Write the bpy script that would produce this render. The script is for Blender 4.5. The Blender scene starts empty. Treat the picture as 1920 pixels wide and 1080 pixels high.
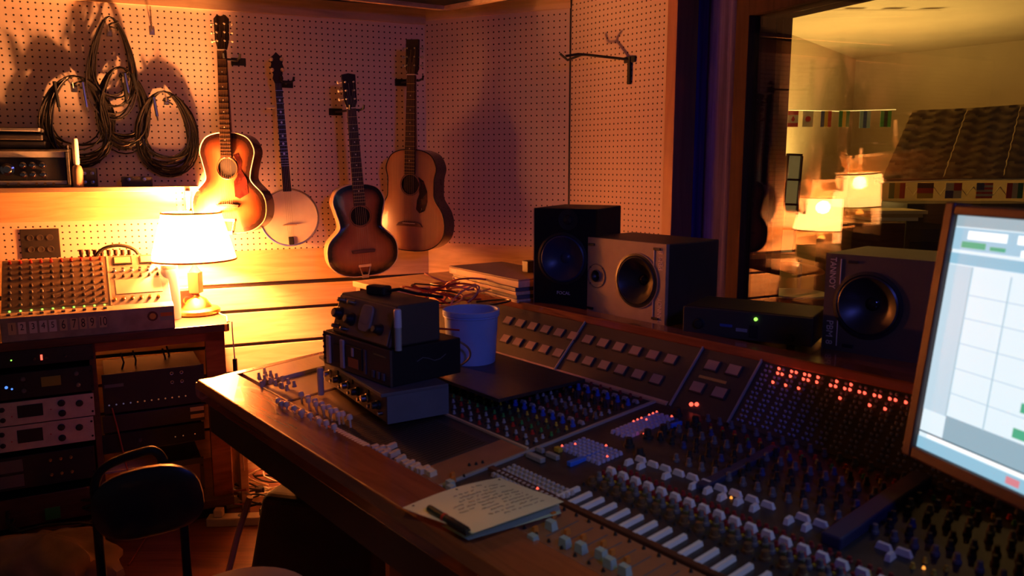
import bpy, math, random
from mathutils import Vector, Matrix
random.seed(7)
sc = bpy.context.scene
COL = sc.collection
R_ = math.radians

# ------------------------------------------------------------------ camera, world, lights, exposure
F, PITCH, H = 1500.0, R_(8.8), 1.6
cam_d = bpy.data.cameras.new('camera'); cam = bpy.data.objects.new('camera', cam_d); COL.objects.link(cam)
cam.location = (0, 0, H); cam.rotation_euler = (R_(90) - PITCH, 0, 0)
cam_d.sensor_width = 36; cam_d.lens = F / 1920 * 36; cam_d.clip_start = .05; cam_d.clip_end = 60
cam_d.dof.use_dof = True; cam_d.dof.focus_distance = 3.6; cam_d.dof.aperture_fstop = 4.0
sc.camera = cam
sc.view_settings.view_transform = 'Standard'; sc.view_settings.look = 'None'
sc.view_settings.exposure = 0.0; sc.view_settings.gamma = 1.0; sc.view_settings.use_curve_mapping = False
w = bpy.data.worlds.new('world'); sc.world = w; w.use_nodes = True
w.node_tree.nodes['Background'].inputs[0].default_value = (.62, .42, .36, 1)
w.node_tree.nodes['Background'].inputs[1].default_value = .034

def light(name, kind, loc, col, power, **k):
    d = bpy.data.lights.new(name, kind); d.color = col; d.energy = power
    o = bpy.data.objects.new(name, d); COL.objects.link(o); o.location = loc
    for a, b in k.items():
        if a == 'aim': o.rotation_euler = (Vector(b) - Vector(loc)).to_track_quat('-Z', 'Y').to_euler()
        else: setattr(d, a, b)
    return o
WARM = (1.0, .315, .085)
# added blue fill spot out of view, and the lamp of the live room
light('blue_fill_spot', 'SPOT', (.9, -.3, 2.3), (.13, .15, 1.0), 42, aim=(.1, 2.9, 1.15), spot_size=R_(62), spot_blend=1.0, shadow_soft_size=.15)
light('live_room_uplighter', 'SPOT', (2.35, 5.85, 1.0), (1, .60, .17), 230, aim=(2.3, 6.0, 2.6), spot_size=R_(125), spot_blend=.8, shadow_soft_size=.03)

light('live_room_fill', 'POINT', (2.0, 3.3, 2.5), (1, .55, .2), 3, shadow_soft_size=.03)  # weak fill added above the view to brighten the blankets
light('yellow_task_spot', 'SPOT', (-.1, .75, 2.35), (1, .80, .30), 9, aim=(.05, 1.5, .9), spot_size=R_(40), spot_blend=1.0, shadow_soft_size=.08)

# ------------------------------------------------------------------ measuring: photo pixels to points in the place
def ray(px, py):
    u, v = (px - 960) / F, (540 - py) / F
    c, s = math.cos(PITCH), math.sin(PITCH)
    return Vector((u, c + v * s, -s + v * c))
CO = Vector((0, 0, H))
def on_z(px, py, z):
    r = ray(px, py); return CO + r * ((z - H) / r.z)
def on_y(px, py, y):
    r = ray(px, py); return CO + r * (y / r.y)
def on_plane(px, py, p0, n):
    r = ray(px, py); p0 = Vector(p0); n = Vector(n)
    return CO + r * ((p0 - CO).dot(n) / r.dot(n))
def azd(a): return Vector((math.sin(R_(a)), math.cos(R_(a)), 0))

# ------------------------------------------------------------------ materials
MATS = {}
def mat(name, col=(.5, .5, .5), rough=.5, metal=0, emit=None, es=1, noise=0, nscale=8, bump=0, spec=.5, coat=0, stretch=None, trans=0):
    if name in MATS: return MATS[name]
    m = bpy.data.materials.new(name); m.use_nodes = True; nt = m.node_tree; b = nt.nodes['Principled BSDF']
    b.inputs['Base Color'].default_value = (*col, 1); b.inputs['Roughness'].default_value = rough
    b.inputs['Metallic'].default_value = metal; b.inputs['Specular IOR Level'].default_value = spec
    b.inputs['Coat Weight'].default_value = coat
    if emit:
        b.inputs['Emission Color'].default_value = (*emit, 1); b.inputs['Emission Strength'].default_value = es
    tc = nt.nodes.new('ShaderNodeTexCoord'); mp = nt.nodes.new('ShaderNodeMapping')
    nt.links.new(tc.outputs['Object'], mp.inputs[0])
    if stretch: mp.inputs['Scale'].default_value = stretch
    n = nt.nodes.new('ShaderNodeTexNoise'); n.inputs['Scale'].default_value = nscale; n.inputs['Detail'].default_value = 5
    nt.links.new(mp.outputs[0], n.inputs['Vector'])
    k = noise if noise else .08
    cr = nt.nodes.new('ShaderNodeValToRGB')
    cr.color_ramp.elements[0].position = .3; cr.color_ramp.elements[1].position = .7
    cr.color_ramp.elements[0].color = (*[c * (1 - k) for c in col], 1); cr.color_ramp.elements[1].color = (*[min(1, c * (1 + k * .6)) for c in col], 1)
    nt.links.new(n.outputs['Fac'], cr.inputs[0]); nt.links.new(cr.outputs[0], b.inputs['Base Color'])
    if bump:
        bp = nt.nodes.new('ShaderNodeBump'); bp.inputs['Strength'].default_value = bump; bp.inputs['Distance'].default_value = .005
        nt.links.new(n.outputs['Fac'], bp.inputs['Height']); nt.links.new(bp.outputs[0], b.inputs['Normal'])
    MATS[name] = m; return m
def wood(name, c1, c2, rough=.45, stretch=(1.2, 12, 12), scale=2.2, coat=0, bump=.1):
    if name in MATS: return MATS[name]
    m = bpy.data.materials.new(name); m.use_nodes = True; nt = m.node_tree; b = nt.nodes['Principled BSDF']
    tc = nt.nodes.new('ShaderNodeTexCoord'); mp = nt.nodes.new('ShaderNodeMapping'); mp.inputs['Scale'].default_value = stretch
    n = nt.nodes.new('ShaderNodeTexNoise'); n.inputs['Scale'].default_value = scale; n.inputs['Detail'].default_value = 8; n.inputs['Distortion'].default_value = 1.2
    cr = nt.nodes.new('ShaderNodeValToRGB'); e = cr.color_ramp.elements
    e[0].position = .32; e[0].color = (*c1, 1); e[1].position = .66; e[1].color = (*c2, 1)
    nt.links.new(tc.outputs['Object'], mp.inputs[0]); nt.links.new(mp.outputs[0], n.inputs['Vector'])
    nt.links.new(n.outputs['Fac'], cr.inputs[0]); nt.links.new(cr.outputs[0], b.inputs['Base Color'])
    bp = nt.nodes.new('ShaderNodeBump'); bp.inputs['Strength'].default_value = bump; bp.inputs['Distance'].default_value = .003
    nt.links.new(n.outputs['Fac'], bp.inputs['Height']); nt.links.new(bp.outputs[0], b.inputs['Normal'])
    b.inputs['Roughness'].default_value = rough; b.inputs['Coat Weight'].default_value = coat
    MATS[name] = m; return m
def pegboard(name, col, pitch=.03, rad=.0042):
    m = bpy.data.materials.new(name); m.use_nodes = True; nt = m.node_tree; L = nt.links; b = nt.nodes['Principled BSDF']
    tc = nt.nodes.new('ShaderNodeTexCoord'); sx = nt.nodes.new('ShaderNodeSeparateXYZ'); L.new(tc.outputs['Object'], sx.inputs[0])
    def mth(op, a, bb=None):
        n = nt.nodes.new('ShaderNodeMath'); n.operation = op
        for i, v in enumerate((a, bb)):
            if v is None: continue
            if isinstance(v, (int, float)): n.inputs[i].default_value = v
            else: L.new(v, n.inputs[i])
        return n.outputs[0]
    def cell(s):
        a = mth('MULTIPLY', s, 1 / pitch); a = mth('FRACT', a); a = mth('SUBTRACT', a, .5); return mth('MULTIPLY', a, a)
    d = mth('SQRT', mth('ADD', cell(sx.outputs[0]), cell(sx.outputs[2])))
    hole = mth('LESS_THAN', d, rad / pitch)
    n = nt.nodes.new('ShaderNodeTexNoise'); n.inputs['Scale'].default_value = 3.0; L.new(tc.outputs['Object'], n.inputs['Vector'])
    cr = nt.nodes.new('ShaderNodeValToRGB'); cr.color_ramp.elements[0].color = (*[c * .88 for c in col], 1); cr.color_ramp.elements[1].color = (*col, 1)
    L.new(n.outputs['Fac'], cr.inputs[0])
    mx = nt.nodes.new('ShaderNodeMix'); mx.data_type = 'RGBA'; L.new(hole, mx.inputs[0]); L.new(cr.outputs[0], mx.inputs[6]); mx.inputs[7].default_value = (.03, .018, .012, 1)
    L.new(mx.outputs[2], b.inputs['Base Color']); b.inputs['Roughness'].default_value = .6
    MATS[name] = m; return m

blk = mat('black_plastic', (.018, .018, .02), .45)
blkm = mat('black_metal', (.018, .018, .019), .55, spec=.22)
drk = mat('charcoal', (.045, .04, .038), .5)
rub = mat('black_rubber', (.012, .012, .012), .6)
steel = mat('steel', (.55, .53, .5), .28, 1)
chrome = mat('chrome', (.8, .8, .8), .12, 1)
alu = mat('brushed_aluminium', (.66, .63, .54), .42, .1, noise=.12, nscale=30, stretch=(1, 20, 1))
greym = mat('grey_enamel', (.33, .33, .31), .5, noise=.1)
white = mat('white_plastic', (.75, .75, .74), .4)
cream = mat('cream_plastic', (.7, .62, .45), .45)
redp = mat('red_plastic', (.5, .03, .02), .4)
dred = mat('dark_red_plastic', (.22, .015, .02), .4)
bluep = mat('blue_plastic', (.03, .10, .55), .4)
yelp = mat('yellow_plastic', (.6, .42, .04), .4)
grnp = mat('green_plastic', (.05, .28, .06), .4)
orp = mat('orange_plastic', (.62, .2, .03), .4)
gryp = mat('grey_plastic', (.14, .14, .15), .45)
brass = mat('brass', (.7, .45, .15), .3, 1)
ivory = mat('ivory', (.8, .7, .5), .4)
ply = wood('honey_plywood', (.55, .36, .19), (.74, .53, .31), .5)
pine = wood('pale_pine', (.62, .45, .27), (.78, .60, .38), .5)
mahog = wood('varnished_mahogany', (.20, .06, .022), (.32, .10, .035), .25, coat=.4)
darkw = wood('dark_walnut', (.07, .028, .016), (.13, .05, .028), .4)
redw = wood('red_stained_pine', (.26, .11, .075), (.36, .16, .10), .5, stretch=(12, 12, 1.2))
led_r = mat('red_light', (.6, .05, .03), .4, emit=(1, .09, .05), es=2.6)
led_g = mat('green_light', (.2, .6, .05), .4, emit=(.35, 1, .1), es=1.8)
led_b = mat('blue_light', (.1, .2, .8), .4, emit=(.1, .3, 1), es=1.2)
led_o = mat('orange_light', (.8, .3, .03), .4, emit=(1, .35, .05), es=1.5)

# ------------------------------------------------------------------ mesh building
class MB:
    def __init__(s): s.v = []; s.f = []; s.mi = []; s.M = Matrix.Identity(4); s.m = 0
    def add(s, vs, fs):
        k = len(s.v); s.v += [tuple(s.M @ Vector(v)) for v in vs]
        for f in fs: s.f.append(tuple(i + k for i in f)); s.mi.append(s.m)
        return s
    def box(s, x0, x1, y0, y1, z0, z1):
        vs = [(x, y, z) for x in (x0, x1) for y in (y0, y1) for z in (z0, z1)]
        return s.add(vs, [(0, 1, 3, 2), (4, 6, 7, 5), (0, 4, 5, 1), (2, 3, 7, 6), (0, 2, 6, 4), (1, 5, 7, 3)])
    def hexa(s, p): # eight points: bottom ring 0-3 ccw, top ring 4-7
        return s.add(p, [(3, 2, 1, 0), (4, 5, 6, 7), (0, 1, 5, 4), (1, 2, 6, 5), (2, 3, 7, 6), (3, 0, 4, 7)])
    def prism(s, poly, y0, y1): # polygon in xz, extruded in y
        n = len(poly); vs = [(x, y0, z) for x, z in poly] + [(x, y1, z) for x, z in poly]
        return s.add(vs, [tuple(range(n))[::1], tuple(range(2 * n - 1, n - 1, -1))] + [((i + 1) % n, i, i + n, (i + 1) % n + n) for i in range(n)])
    def slabx(s, poly, x0, x1): # polygon in yz, extruded along x
        n = len(poly); vs = [(x0, a, b) for a, b in poly] + [(x1, a, b) for a, b in poly]
        return s.add(vs, [tuple(range(n - 1, -1, -1)), tuple(range(n, 2 * n))] + [(i, (i + 1) % n, (i + 1) % n + n, i + n) for i in range(n)])
    def lathe(s, prof, n=20, c=(0, 0, 0), axis='z', cap=True):
        vs = []; c = Vector(c)
        for r, h in prof:
            for i in range(n):
                a = 2 * math.pi * i / n; x, y = r * math.cos(a), r * math.sin(a)
                p = (x, y, h) if axis == 'z' else ((x, -h, y) if axis == 'y' else (h, x, y))
                vs.append(tuple(Vector(p) + c))
        fs = []
        for j in range(len(prof) - 1):
            for i in range(n):
                fs.append((j * n + i, j * n + (i + 1) % n, (j + 1) * n + (i + 1) % n, (j + 1) * n + i))
        if cap and prof[0][0] > 1e-6: fs.append(tuple(range(n - 1, -1, -1)))
        if cap and prof[-1][0] > 1e-6: fs.append(tuple(range((len(prof) - 1) * n, len(prof) * n)))
        return s.add(vs, fs)
    def cyl(s, p0, p1, r0, r1=None, n=12): return s.tube([p0, p1], r0, n, r1)
    def tube(s, pts, r, n=8, r1=None, closed=False):
        pts = [Vector(p) for p in pts]; N = len(pts); vs = []; up = None
        for i, p in enumerate(pts):
            a = pts[(i - 1) % N] if (i or closed) else p; b = pts[(i + 1) % N] if (i < N - 1 or closed) else p
            d = (b - a)
            d = d.normalized() if d.length > 1e-9 else Vector((0, 0, 1))
            if up is None: up = d.orthogonal().normalized()
            up = (up - d * up.dot(d)); up = up.normalized() if up.length > 1e-6 else d.orthogonal().normalized()
            sd = d.cross(up); rr = r if r1 is None else r + (r1 - r) * i / (N - 1)
            for k in range(n):
                t = 2 * math.pi * k / n; vs.append(tuple(p + (up * math.cos(t) + sd * math.sin(t)) * rr))
        fs = []
        for j in range(N if closed else N - 1):
            q = (j + 1) % N
            for k in range(n): fs.append((j * n + k, j * n + (k + 1) % n, q * n + (k + 1) % n, q * n + k))
        if not closed: fs += [tuple(range(n - 1, -1, -1)), tuple(range((N - 1) * n, N * n))]
        return s.add(vs, fs)
    def spline(s, pts, r, n=8, k=6):
        P = [Vector(p) for p in pts]; out_ = []
        for i in range(len(P) - 1):
            a, b, c, d = P[max(i - 1, 0)], P[i], P[i + 1], P[min(i + 2, len(P) - 1)]
            for j in range(k):
                t = j / k; out_.append(.5 * (2 * b + (c - a) * t + (2 * a - 5 * b + 4 * c - d) * t * t + (3 * b - a - 3 * c + d) * t ** 3))
        return s.tube(out_ + [P[-1]], r, n)
    def build(s, name, m, parent=None, loc=(0, 0, 0), rot=(0, 0, 0), smooth=False, bevel=0, seg=2):
        me = bpy.data.meshes.new(name); me.from_pydata(s.v, [], s.f)
        for x in (m if isinstance(m, (list, tuple)) else [m]): me.materials.append(x)
        me.polygons.foreach_set('material_index', s.mi)
        me.validate(); me.update()
        import bmesh
        bm = bmesh.new(); bm.from_mesh(me); bmesh.ops.recalc_face_normals(bm, faces=bm.faces); bm.to_mesh(me); bm.free()
        if smooth:
            for p in me.polygons: p.use_smooth = True
            try: me.set_sharp_from_angle(angle=R_(38))
            except Exception: pass
        o = bpy.data.objects.new(name, me); COL.objects.link(o); o.parent = parent; o.location = loc; o.rotation_euler = rot
        if bevel:
            b = o.modifiers.new('bevel', 'BEVEL'); b.width = bevel; b.segments = seg; b.limit_method = 'ANGLE'
        return o
def tag(o, label, cat, group=None):
    o['label'] = label; o['category'] = cat
    if group: o['group'] = group
    return o
def struct(o): o['kind'] = 'structure'; return o
def thing(name, label, cat, loc=(0, 0, 0), rz=0, group=None, rot=None):
    o = bpy.data.objects.new(name, None); COL.objects.link(o); o.empty_display_size = .05
    o.location = loc; o.rotation_euler = rot if rot else (0, 0, rz)
    return tag(o, label, cat, group)
def dup(o, parent=None, loc=None, rot=None):
    c = o.copy(); COL.objects.link(c)
    if parent: c.parent = parent
    if loc is not None: c.location = loc
    if rot is not None: c.rotation_euler = rot
    for ch in list(o.children):
        d = ch.copy(); COL.objects.link(d); d.parent = c
        for g in ch.children:
            e = g.copy(); COL.objects.link(e); e.parent = d
    return c
def text(name, s, size, m, parent, loc, rot, ext=.0006, align='CENTER', sx=1):
    cu = bpy.data.curves.new(name, 'FONT'); cu.body = s; cu.size = size; cu.extrude = ext; cu.align_x = align; cu.align_y = 'CENTER'; cu.resolution_u = 3
    t = bpy.data.objects.new(name, cu); COL.objects.link(t)
    bpy.context.view_layer.update()
    me = bpy.data.meshes.new_from_object(t.evaluated_get(bpy.context.evaluated_depsgraph_get()))
    bpy.data.objects.remove(t); me.materials.clear(); me.materials.append(m)
    o = bpy.data.objects.new(name, me); COL.objects.link(o); o.parent = parent; o.location = loc; o.rotation_euler = rot; o.scale = (sx, 1, 1)
    return o
def loc_in(ang, origin, p): # world point into a frame turned by ang about z at origin
    d = Vector(p) - Vector(origin); c, s = math.cos(ang), math.sin(ang)
    return Vector((d.x * c + d.y * s, -d.x * s + d.y * c, d.z))

# ------------------------------------------------------------------ the room
CEIL = 2.42
K0 = Vector((-.468, 4.45, 0)); A0 = R_(90 - 67); A1 = R_(90 - 115); A2 = R_(90 - 141); A3 = R_(90 - 154.5)
def out(a): return Vector((-math.sin(a), math.cos(a), 0))
def along(a): return Vector((math.cos(a), math.sin(a), 0))
def hitline(px, p0, a): return on_plane(px, 308, p0, out(a))
K1 = hitline(1067.5, K0, A1); K1.z = 0
K2 = hitline(1247, K1, A2); K2.z = 0
def WL(px, py, off=0): return on_plane(px, py, K0 - out(A0) * off, out(A0))
def W1(px, py, off=0): return on_plane(px, py, K0 - out(A1) * off, out(A1))
def W2(px, py, off=0): return on_plane(px, py, K1 - out(A2) * off, out(A2))
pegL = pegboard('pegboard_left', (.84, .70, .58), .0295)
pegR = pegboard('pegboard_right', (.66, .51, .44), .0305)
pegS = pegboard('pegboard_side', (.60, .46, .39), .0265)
zb = WL(590, 465).z; zt = WL(797, 47).z
b = MB().box(-3.4, 0, 0, .10, zb, zt)
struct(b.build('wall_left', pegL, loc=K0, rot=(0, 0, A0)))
b = MB().box(-3.4, 0, .025, .10, 0, zb); b.box(-3.4, 0, .02, .10, zt, 3)
struct(b.build('trim_1', drk, loc=K0, rot=(0, 0, A0)))
gr = [WL(*p).z for p in ((379, 540), (407, 587), (421, 650), (417, 702), (425, 752), (431, 801), (435, 850))]
b = MB(); top = zb; gap = .009
for i, g in enumerate(gr + [.10]):
    b.box(-3.4, 0, 0, .022, g + (gap if i else gap * 1.5), top); top = g - gap
struct(b.build('trim_2', ply, loc=K0, rot=(0, 0, A0), bevel=.002))
b = MB().box(-3.4, 0, -.012, .02, 0, .09); struct(b.build('baseboard_left', pine, loc=K0, rot=(0, 0, A0)))
b = MB().box(-3.4, 0, -.02, .02, zt, CEIL); struct(b.build('trim_3', ply, loc=K0, rot=(0, 0, A0)))
# right-hand walls
l1 = (K1 - K0).length; l2 = (K2 - K1).length
z1b = W1(900, 458).z; z1t = W1(802, 39).z
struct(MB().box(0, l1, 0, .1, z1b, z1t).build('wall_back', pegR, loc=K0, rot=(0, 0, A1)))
b = MB().box(0, l1, .0, .1, .0, z1b); b.box(0, l1, -.01, .1, z1t, CEIL); struct(b.build('trim_4', ply, loc=K0, rot=(0, 0, A1)))
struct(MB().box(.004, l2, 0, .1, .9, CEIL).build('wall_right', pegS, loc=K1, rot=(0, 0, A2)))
struct(MB().box(0, l2, 0, .1, 0, .9).build('trim_5', ply, loc=K1, rot=(0, 0, A2)))
struct(MB().box(-.004, .004, -.004, .05, .9, CEIL).build('trim_6', blk, loc=K1, rot=(0, 0, A2)))
struct(MB().box(l2, l2 + .055, -.012, .14, 0, CEIL).build('trim_7', redw, loc=K1, rot=(0, 0, A2), bevel=.003))
# floor and ceiling
floorm = wood('red_floorboards', (.14, .045, .03), (.26, .085, .05), .35, stretch=(1.0, 9, 1), scale=2.5)
struct(MB().box(-4.5, 1.6, -1.2, 5.2, -.05, 0).build('floor', floorm, rot=(0, 0, 0)))
struct(MB().box(-4.5, 1.2, -.6, 5.0, CEIL + .04, CEIL + .1).build('ceiling', mat('ceiling_black', (.035, .028, .025), .8, noise=.3)))
# ceiling cloud frame
c0 = on_z(836, 21, 2.37); e0 = on_z(560, -8, 2.37); e1 = on_z(1000, -9, 2.37)
d0 = (e0 - c0).normalized(); d1 = (e1 - c0).normalized()
cl = thing('ceiling_panel', 'dark ceiling panel with a pale wooden edge above the corner of the pegboards', 'ceiling panel', c0)
b = MB(); z3 = Vector((0, 0, .05))
for d, L in ((d0, 1.6), (d1, 1.0)):
    sdv = Vector((-d.y, d.x, 0)) * .03
    if sdv.dot(d0 + d1) < 0: sdv = -sdv
    q = [Vector((0, 0, 0)), d * L, d * L + sdv, sdv]; b.hexa([tuple(x) for x in q] + [tuple(x + z3) for x in q])
b.build('frame', ply, cl)
q = [(d0 + d1) * .03, d0 * 1.6, d0 * 1.6 + d1 * 1.0, d1 * 1.0]; z4 = Vector((0, 0, .02))
MB().hexa([tuple(x + z4) for x in q] + [tuple(x + z4 * 1.8) for x in q]).build('panel', mat('black_cloth', (.02, .016, .014), .9), cl)

# ------------------------------------------------------------------ window to the live room
W0 = CO + ray(1400, 308) * 3.2; W0.z = 0
SILL, WTOP = 1.02, 2.17
curt = mat('shaded_blue_cloth', (.055, .04, .36), .9, noise=.3, nscale=5, stretch=(30, 30, .6))  # blue cloth with little red: shade and blue light mixed into its colour
cs = K2 + along(A2) * .05 - out(A2) * .0
def curtain():
    b = MB(); a = cs; c = W0 - along(A3) * .03; n = 60; th = .012
    vs = []
    d = (c - a); dn = Vector((-d.y, d.x, 0)).normalized()
    for i in range(n + 1):
        t = i / n; off = .009 * math.sin(t * 19) + .004 * math.sin(t * 41 + 1)
        p = a + d * t + dn * (off + .12)
        for q in (p, p + dn * th):
            vs += [(q.x, q.y, .02), (q.x, q.y, CEIL - .02)]
    fs = []
    for i in range(n):
        k = i * 4; j = k + 4
        fs += [(k, j, j + 1, k + 1), (k + 2, k + 3, j + 3, j + 2), (k, k + 2, j + 2, j), (k + 1, j + 1, j + 3, k + 3)]
    fs += [(0, 1, 3, 2), (n * 4, n * 4 + 2, n * 4 + 3, n * 4 + 1)]
    b.add(vs, fs); return b
tag(curtain().build('curtain', curt, smooth=True), 'indigo blue curtain hanging between the pegboard and the window', 'curtain')
jamb = wood('dark_jamb_wood', (.030, .017, .016), (.05, .026, .022), .8, stretch=(12, 12, 1.2))
jamb.node_tree.nodes['Principled BSDF'].inputs['Specular IOR Level'].default_value = .12
WD = .125; WLEN = 2.2
b = MB(); b.box(-.075, 0, -.02, .03, 0, CEIL)                       # left post of the frame
struct(b.build('window_1', jamb, loc=W0, rot=(0, 0, A3), bevel=.003))
b = MB(); b.box(0, WLEN, -.02, .03, WTOP, CEIL); b.box(0, WLEN, -.0, .03, .0, SILL)
struct(b.build('trim_8', jamb, loc=W0, rot=(0, 0, A3)))
b = MB(); b.box(-.04, .0, .03, WD + .05, SILL - .1, CEIL); b.box(0, WLEN, .03, WD + .05, WTOP, WTOP + .04); b.box(0, WLEN, .03, WD + .05, SILL - .04, SILL); b.box(0, .03, WD, WD + .05, SILL, WTOP)
struct(b.build('trim_9', jamb, loc=W0, rot=(0, 0, A3)))
gm = bpy.data.materials.new('window_glass'); gm.use_nodes = True; nt = gm.node_tree; nt.nodes.clear()
o_ = nt.nodes.new('ShaderNodeOutputMaterial'); mx = nt.nodes.new('ShaderNodeMixShader'); tr = nt.nodes.new('ShaderNodeBsdfTransparent'); gl = nt.nodes.new('ShaderNodeBsdfGlossy'); fr = nt.nodes.new('ShaderNodeFresnel')
tr.inputs[0].default_value = (.93, .95, .93, 1); gl.inputs['Roughness'].default_value = 0.0; fr.inputs[0].default_value = 1.5
ge = nt.nodes.new('ShaderNodeNewGeometry'); ma = nt.nodes.new('ShaderNodeMath'); ma.operation = 'MULTIPLY_ADD'; ma.inputs[1].default_value = 1 / 1.5 - 1.5; ma.inputs[2].default_value = 1.5
nt.links.new(ge.outputs['Backfacing'], ma.inputs[0]); nt.links.new(ma.outputs[0], fr.inputs[0])   # the pane reflects alike from both of its faces
nt.links.new(fr.outputs[0], mx.inputs[0]); nt.links.new(tr.outputs[0], mx.inputs[1]); nt.links.new(gl.outputs[0], mx.inputs[2]); nt.links.new(mx.outputs[0], o_.inputs[0])
g1 = MB().box(0, WLEN, 0, .006, SILL, WTOP).build('window_2', gm, loc=W0 + out(A3) * .01, rot=(0, 0, A3)); struct(g1)
g2 = MB().box(0.035, WLEN, 0, .006, 0, WTOP - SILL).build('window_3', gm, loc=W0 + out(A3) * (WD + .005) + Vector((0, 0, SILL)), rot=(R_(2.2), 0, A3 - R_(.9))); struct(g2)
# ------------------------------------------------------------------ the live room behind the glass
plast = mat('ochre_plaster', (.62, .50, .34), .8, noise=.15, nscale=1.5)
fw = on_z(1760, 93, 2.6); AF = R_(90 - 144)
fc = on_plane(1605, 110, fw, out(AF)); fc.z = 0
struct(MB().box(0, 4.5, 0, .1, 0, 2.6).build('wall_far', plast, loc=fc, rot=(0, 0, AF)))
wj = W0 + out(A3) * (WD + .06) - along(A3) * 1.2
lw = fc - wj; la = math.atan2(lw.y, lw.x)
struct(MB().box(0, lw.length, 0, .1, 0, 2.6).build('wall_left_live', plast, loc=wj, rot=(0, 0, la)))
b = MB(); p = [wj - out(A3) * 0 + Vector((0, 0, 2.6)), W0 + along(A3) * WLEN + out(A3) * (WD + .06) + Vector((0, 0, 2.6)), fc + along(AF) * 4.5 + Vector((0, 0, 2.6)), fc + Vector((0, 0, 2.6))]
b.hexa([tuple(x) for x in p] + [tuple(x + Vector((0, 0, .05))) for x in p]); struct(b.build('ceiling_live', plast))
b = MB(); p = [Vector((x.x, x.y, -.04)) for x in p]; b.hexa([tuple(x) for x in p] + [tuple(x + Vector((0, 0, .04))) for x in p]); struct(b.build('floor_live', floorm))
# quilted blankets on a frame
quilt = mat('tan_quilt', (.36, .25, .13), .85, noise=.25, nscale=4, bump=.4)
def blanket(tl, tr_, br, bl, Y, label):
    P = [on_y(*q, Y) for q in (tl, tr_, br, bl)]
    n, m_ = 26, 30; vs = []; nrm = (P[1] - P[0]).cross(P[3] - P[0]).normalized()
    if nrm.y > 0: nrm = -nrm
    for j in range(m_ + 1):
        for i in range(n + 1):
            u, v = i / n, j / m_
            p = (P[0] * (1 - u) + P[1] * u) * (1 - v) + (P[3] * (1 - u) + P[2] * u) * v
            q = abs(math.sin(v * math.pi * 9 + .9 * math.sin(u * 13 + v * 3))) ** .5 * .018 + .006 * math.sin(u * 17)
            vs.append(p + nrm * q)
    k = len(vs); vs2 = [v - nrm * .02 for v in vs]
    fs = [(j * (n + 1) + i, j * (n + 1) + i + 1, (j + 1) * (n + 1) + i + 1, (j + 1) * (n + 1) + i) for j in range(m_) for i in range(n)]
    b = MB(); b.add(vs + vs2, fs + [tuple(reversed([x + k for x in f])) for f in fs])
    tag(b.build('quilted_blanket', quilt, smooth=True), label, 'blanket', 'quilted blankets hung in the live room')
blanket((1712, 207), (1812, 203), (1766, 334), (1655, 334), 5.3, 'left tan quilted blanket hung behind the window glass')
blanket((1816, 203), (1912, 196), (1878, 334), (1770, 334), 5.3, 'middle tan quilted blanket hung behind the window glass')
blanket((1916, 196), (2030, 190), (2005, 334), (1882, 334), 5.3, 'rightmost tan quilted blanket, cut by the photo edge')
b = MB(); b.tube([on_y(1640, 337, 5.35), on_y(2040, 330, 5.35)], .015)
tag(b.build('blanket_rail', darkw), 'dark rail along the foot of the quilted blankets', 'rail')
# bunting
fm = dict(r=mat('flag_red', (.6, .05, .04), .7), w=mat('flag_white', (.7, .66, .6), .7), b=mat('flag_blue', (.05, .09, .35), .7), g=mat('flag_green', (.05, .25, .09), .7), y=mat('flag_yellow', (.7, .5, .06), .7), k=mat('flag_black', (.03, .03, .03), .7), l=mat('flag_light_blue', (.25, .42, .6), .7))
def flag(x0, y0, x1, y1, Y, kind, label, grp):
    a, c = on_y(x0, y0, Y), on_y(x1, y1, Y); W, Hh = c.x - a.x, a.z - c.z
    t = thing('bunting_flag', label, 'flag', (a.x, Y, c.z), group=grp)
    def band(col, u0, u1, v0, v1, dz=0, nm='stripe'):
        MB().box(u0 * W, u1 * W, -dz, .003, v0 * Hh, v1 * Hh).build(nm, fm[col], t)
    if kind[0] == 'H':
        n = len(kind) - 1
        for i, c_ in enumerate(kind[1:]): band(c_, 0, 1, 1 - (i + 1) / n, 1 - i / n)
    elif kind[0] == 'V':
        n = len(kind) - 1
        for i, c_ in enumerate(kind[1:]): band(c_, i / n, (i + 1) / n, 0, 1)
    elif kind == 'CA':
        band('r', 0, 1, .75, 1); band('w', 0, 1, .25, .75); band('r', 0, 1, 0, .25)
        MB().prism([(.5 * W, .33 * Hh), (.68 * W, .45 * Hh), (.62 * W, .55 * Hh), (.5 * W, .68 * Hh), (.38 * W, .55 * Hh), (.32 * W, .45 * Hh)], -.004, 0).build('leaf', fm['r'], t)
    elif kind == 'JP':
        band('w', 0, 1, 0, 1); MB().lathe([(.26 * W, 0), (.26 * W, .003)], 20, (.5 * W, -.001, .5 * Hh), 'y').build('disc', fm['r'], t)
    elif kind == 'PA':
        band('w', 0, .5, .5, 1); band('r', .5, 1, .5, 1); band('b', 0, .5, 0, .5); band('w', .5, 1, 0, .5)
    elif kind == 'US':
        for i in range(7): band('r' if i % 2 == 0 else 'w', 0, 1, i / 7, (i + 1) / 7)
        band('b', 0, .45, .55, 1, .003, 'canton')
g1n = 'string of small flags high in the live room'
for i, (x, k, lb) in enumerate(((1487, 'CA', 'small red and white leaf flag, first of the high string'), (1515, 'JP', 'small white flag with a red disc on the high string'), (1549, 'Vbyr', 'small blue, yellow and red flag on the high string'), (1583, 'Vgyg', 'small green and yellow flag on the high string'), (1622, 'Vlbl', 'small light and dark blue flag on the high string'), (1661, 'Vgkg', 'small dark green flag, last of the high string'))):
    flag(x - 9, 208, x + 9, 238 if i != 4 else 240, 5.6, k, lb, g1n)
tag(MB().tube([on_y(1480, 206, 5.62), on_y(1570, 208, 5.62), on_y(1680, 205, 5.62)], .004, 5).build('bunting_string', white), 'thin string holding the high row of small flags', 'string')
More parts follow.
